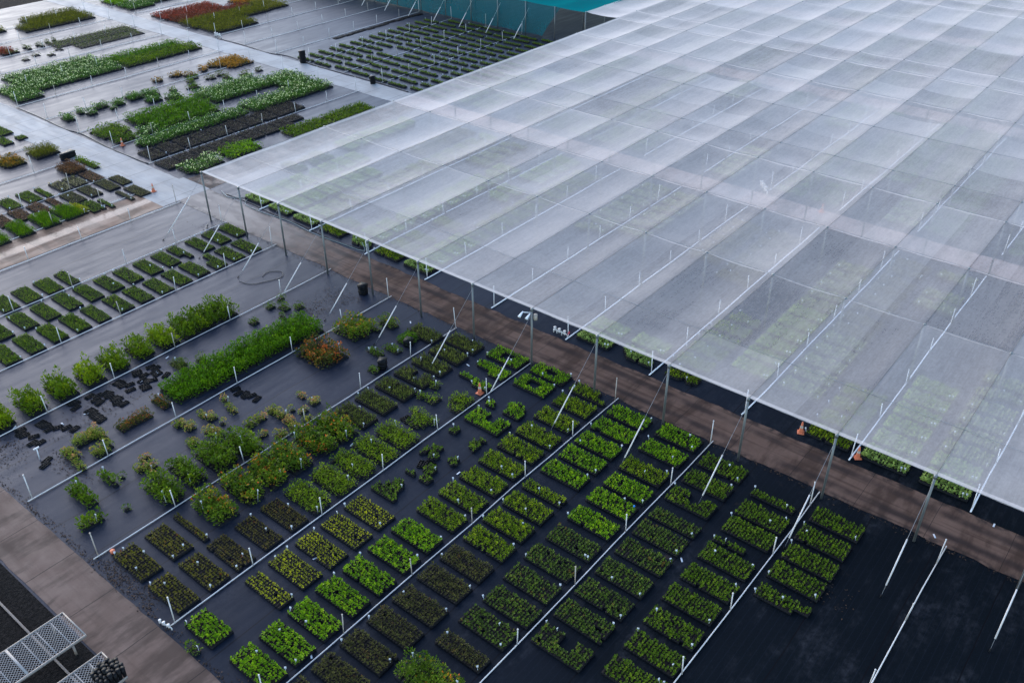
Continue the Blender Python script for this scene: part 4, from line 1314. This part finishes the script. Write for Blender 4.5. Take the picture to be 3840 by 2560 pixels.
def valve(x, y, label, rz=0, s=1.0, m='pvc', hang=False):
    root = empty('valve_manifold', (x, y, 0), label, 'valve manifold', 'irrigation valve manifolds')
    b = MB()
    b.tube([(-.7, 0, .3), (.75, 0, .3)], .05, 8)
    for q in (-.7, -.1, .4, .75):
        b.tube([(q, 0, 0), (q, 0, .42 if q in (-.1, .4) else .3)], .05, 8)
    b.build('pipework', MAT[m], root, smooth=True)
    for q in (-.4, .15, .62):
        b = MB()
        b.tube([(q, 0, .22), (q, 0, .3), (q, 0, .52)], .09, 10)
        b.tube([(q, 0, .52), (q, 0, .58)], .13, 10)
        b.build('valve', MAT[m], root, smooth=True)
    root.rotation_euler = (0, 0, rz)
    root.scale = (s,) * 3
    return root


valve(-25.0, -31.6, 'white valve cluster at the pipe end by the pale concrete road', 1.75, .5)
v_ = valve(3.9, -31.3, 'white valve manifold with red handle beside brown road under net', 1.57, .75)
b = MB()
b.tube([(-.75, 0, .3), (-.9, .05, .7)], .07, 8)
b.build('red_handle', MAT['red'], v_)
valve(32.4, 43.6, 'white valve manifold beside olive bed at the pale road kerb', 1.57, .9)
valve(32.0, -31.6, 'white valve manifold seen through the net on brownish road', .8, 1.1)


def black_bin(x, y, label, w_, d_, h_, rz, name='black_bin', cat='bin'):
    root = empty(name, (x, y, .005), label, cat)
    b = MB()
    n = max(2, int(h_ / .16))
    for i in range(n):
        z0_, z1_ = h_ * i / n, h_ * (i + .8) / n
        e = .0 if i % 2 else .02
        b.box(-w_ / 2 + e, w_ / 2 - e, -d_ / 2 + e, d_ / 2 - e, z0_, z1_ + .03)
    b.build('stacked_trays', MAT['black'], root)
    b = MB()
    b.box(-w_ / 2 - .02, w_ / 2 + .02, -d_ / 2 - .02, d_ / 2 + .02, h_ + .0, h_ + .05)
    b.box(-w_ / 2 + .05, w_ / 2 - .05, -d_ / 2 + .05, d_ / 2 - .05, h_ + .05, h_ + .06)
    b.build('top_tray', MAT['black'], root)
    root.rotation_euler = (0, 0, rz)
    return root


black_bin(-.35, -17.7, 'tall stack of black trays standing at a post foot', .5, .5, .68, .2, 'tray_stack', 'tray stack')
black_bin(-5.7, -25.05, 'stack of black trays beside white pipe near grey-green blocks', .55, .45, .55, .5, 'tray_stack', 'tray stack')
black_bin(-3.0, -24.6, 'low stack of black trays beside bright green shrub group', .5, .45, .45, .3, 'tray_stack', 'tray stack')
black_bin(31.9, 26.6, 'tall black drum at the pale road kerb, further from net', .55, .55, 1.35, .3, 'black_drum', 'drum')
black_bin(31.6, 14.6, 'tall black drum at the pale road kerb, closer to net', .5, .5, .8, .5, 'black_drum', 'drum')
black_bin(-.3, 21.0, 'low black crate with pale lid among brown shrubs', 1.3, .6, .5, .2, 'storage_crate', 'crate')


def hose(pts, r, m, label, name='hose', grp=None):
    P = [Vector(p) for p in pts]
    out = []
    for i in range(len(P) - 1):
        p0, p1, p2, p3 = P[max(i - 1, 0)], P[i], P[i + 1], P[min(i + 2, len(P) - 1)]
        for s in range(8):
            t = s / 8
            out.append(.5 * ((2 * p1) + (p2 - p0) * t + (2 * p0 - 5 * p1 + 4 * p2 - p3) * t * t + (3 * p1 - p0 - 3 * p2 + p3) * t ** 3))
    out.append(P[-1])
    b = MB()
    b.tube(out, r, 6)
    return tag(b.build(name, MAT[m], smooth=True), label, 'hose', grp)


hose([(3.9, 4.0, .04), (3.5, 2.4, .04), (4.4, 1.2, .04), (3.5, .2, .04), (3.4, -2.0, .04), (3.7, -5.0, .04), (3.5, -8.0, .04), (3.7, -11.2, .04), (3.9, -13.2, .06), (4.2, -12.8, .5)], .028, 'hose_grey', 'grey hose lying along the brown road under the net edge')
hose([(3.8, 3.2, .04), (3.9, 0, .04), (3.75, -3, .04), (3.85, -6.5, .04), (3.7, -10, .04), (4.0, -13.0, .04)], .03, 'hose', 'black hose beside the grey hose along the brown road')
hose([(-.6, -.4, .04), (-1.0, -1.0, .04), (-.2, -2.6, .04)], .03, 'hose', 'short black hose piece by the corner post')
hose([(-4.6, -9.6, .03), (-4.4, -10.6, .03), (-3.4, -11.2, .03), (-2.4, -11.5, .03), (-1.9, -10.9, .03), (-2.5, -10.2, .03), (-3.2, -10.4, .03)], .018, 'hose', 'loop of black hose left on the wet mat')
hose([(3.4, 37.8, .03), (3.45, 33, .03), (3.3, 28, .03), (3.6, 25.5, .05), (3.3, 20, .03), (3.4, 14, .03)], .05, 'hose', 'black hose along the flowering bed and pale road')
hose([(32.0, 43, .03), (32.1, 38, .03), (31.9, 33, .03), (32.5, 30, .03), (32.0, 24, .03), (32.1, 14, .03), (31.9, 9.5, .03)], .05, 'hose', 'black hose along the far pale road kerb')

# benches by the concrete road
def bench(x1, yc, wd, label, ln=8.0):
    """x1: the end beside the road; the bench runs from it towards -x"""
    root = empty('mesh_bench', (x1, yc, 0.01), label, 'bench', 'mesh benches on the gravel')
    h = .72
    b = MB()
    b.box(-ln, 0, -wd / 2, -wd / 2 + .05, h - .1, h + .025)
    b.box(-ln, 0, wd / 2 - .05, wd / 2, h - .1, h + .025)
    b.box(-.05, 0.003, -wd / 2 + .05, wd / 2 - .05, h - .1, h + .023)
    b.build('frame', MAT['bench'], root)
    n = int(ln / .62)
    for i in range(1, n):
        b = MB()
        b.box(-i * .62 - .018, -i * .62 + .018, -wd / 2 + .052, wd / 2 - .052, h - .05, h - .006)
        if i == 4:
            b.box(-i * .62 - .05, -i * .62 + .05, -wd / 2 + .052, wd / 2 - .052, h - .004, h + .03)
        b.build('crossbar', MAT['benchmesh'], root)
    # expanded metal: two families of slanting strands
    V, F = [], []
    sx, sy, t = .15, .075, .011
    ni, nj = int((ln - .1) / sx), int((wd - .1) / sy)
    for i in range(ni):
        for j in range(nj):
            x = -.05 - (i + .5) * sx
            y = -wd / 2 + .05 + (j + .5) * sy
            o_ = sx / 2 if j % 2 else 0
            for a, c in (((x - o_, y - sy / 2), (x - o_ - sx / 2, y + sy / 2)), ((x - o_, y - sy / 2), (x - o_ + sx / 2, y + sy / 2))):
                if c[0] > -.05 or c[0] < -ln: continue
                k = len(V)
                V += [(a[0] - t, a[1], h), (a[0] + t, a[1], h + .004), (c[0] + t, c[1], h + .004), (c[0] - t, c[1], h)]
                F.append((k, k + 1, k + 2, k + 3))
    b = MB()
    b.add(V, F)
    b.build('mesh_top', MAT['benchmesh'], root)
    for q in (-.6, -3.2, -5.8):
        for s in (-1, 1):
            b = MB()
            b.box(q - .04, q + .04, s * (wd / 2 - .09) - .03, s * (wd / 2 - .09) + .03, 0, h - .1)
            b.build('leg', MAT['bench'], root)
    return root


bench(-27.55, -29.05, 1.9, 'long empty wire mesh bench on dark gravel')
bench(-27.6, -32.2, 1.9, 'wire mesh bench carrying a stack of black pots')
b = MB()
b.tube([(-28.85, 5, .06), (-28.85, -45, .06)], .05, 8)
tag(b.build('ground_pipe', MAT['tan'], smooth=True), 'tan pipe lying on dark gravel under the mesh benches', 'pipe')
st_ = empty('pot_stack', (-28.0, -32.6, .76), 'heap of nested black pots on the end of a mesh bench', 'pot stack')
for i in range(6):
    for j in range(5):
        if (i, j) in ((0, 0), (5, 4)): continue
        b = MB()
        x, y = -.5 + i * .17 + (j % 2) * .06, -.45 + j * .19
        h = .35 + .12 * ((i * 7 + j * 3) % 3) * .5 + (.12 if 1 < i < 5 else 0)
        b.tube([(x, y, 0), (x, y, h)], .075, 10, 0, .09)
        b.tube([(x, y, h), (x, y, h + .025)], .10, 10)
        b.build('nested_pots', MAT['black'], st_)
# leaf litter and silt washed together
dr = np.random.default_rng(5)
Vd = []
for cx, cy, sx_, sy_, n in ((-23.9, -14.6, .8, 1.0, 420), (-22.1, -18.6, .35, .9, 220), (-4.3, -16.6, .9, .7, 420), (-1.6, -17.0, .5, .9, 220), (-24.7, -27.4, .25, .9, 260), (-24.5, -29.6, .3, .4, 120), (-5.6, -52.2, .4, 1.0, 120), (-17.6, -15.3, 1.2, .8, 160), (-19.5, -15.5, 1.0, .8, 120), (-1.0, -2.0, .5, 1.2, 120)):
    Vd.append(np.stack([dr.normal(cx, sx_, n), dr.normal(cy, sy_, n), dr.uniform(.012, .03, n)], 1))
n = 1500
yq = dr.uniform(-62, 4, n)
Vd.append(np.stack([-25.1 + np.abs(dr.normal(0, .22, n)) * (.4 + .6 * np.sin(yq * .9) ** 2), yq, np.full(n, .022)], 1))
n = 900
yq = dr.uniform(-62, 0, n)
Vd.append(np.stack([.45 - np.abs(dr.normal(0, .15, n)), yq, np.full(n, .022)], 1))
Vd = np.concatenate(Vd)
n = len(Vd)
Vl = leaf_mesh(Vd, dr.uniform(0, 6.3, n), dr.normal(.05, .15, n), dr.uniform(.05, .13, n), dr.uniform(.03, .08, n))
LEAF['litter'] = make_leaf('dead_leaves', [(0, (.012, .009, .008)), (.6, (.045, .030, .022)), (1, (.11, .065, .040))], .8, .05)
fl, tot = quads(n)
tag(mesh_np('leaf_litter', Vl, fl, tot, LEAF['litter'], tint=dr.random(n)), kind='stuff')
# litter: dropped white labels
pr = MB()
pr.box(-.1, .1, -.03, .03, 0, .008)
pr = tag(pr.build('fallen_label', MAT['tag']), 'white plastic label dropped on the black mat', 'plant label', 'fallen white labels on the mat')
for i, (x, y) in enumerate([(-22.4, -13.2), (-15.6, -14.9), (-13.2, -13.9), (-14.5, -14.8), (-19.3, -15.2), (-20.6, -15.0), (-11.8, -28.9), (-9.9, -34.9), (-2.3, -28.9), (-4.7, -22.9), (-18.4, -33.6), (-22.1, -37.6), (-19.4, -44.6), (-7.9, -46.9), (-1.0, -22.8), (.9, -55.5), (3.4, -57.5), (-6.9, -27.9), (-16.9, -12.9), (-9.6, -13.1)]):
    o_ = pr if i == 0 else pr.copy()
    if i: col.objects.link(o_)
    o_.location = (x, y, .02)
    o_.rotation_euler = (0, 0, rng.uniform(0, 3))
    o_.scale = (1.3, 1.3, 1)
b = MB()
b.tube([(0, 0, 0), (0, 0, .16)], .1, 10, 0, .12)
o_ = tag(b.build('red_cap', MAT['orange']), 'small orange-red cap beside the olive block and pipe', 'cap')
o_.location = (-24.1, -25.95, .01)
b = MB()
b.tube([(0, 0, 0), (.05, .02, .75)], .03, 6)
b.box(-.12, .18, -.03, .03, .72, .8)
o_ = tag(b.build('sign_stake', MAT['tag']), 'white stake with crosspiece in the dirty corner of the mat', 'stake')
o_.location = (-22.9, -16.9, 0)
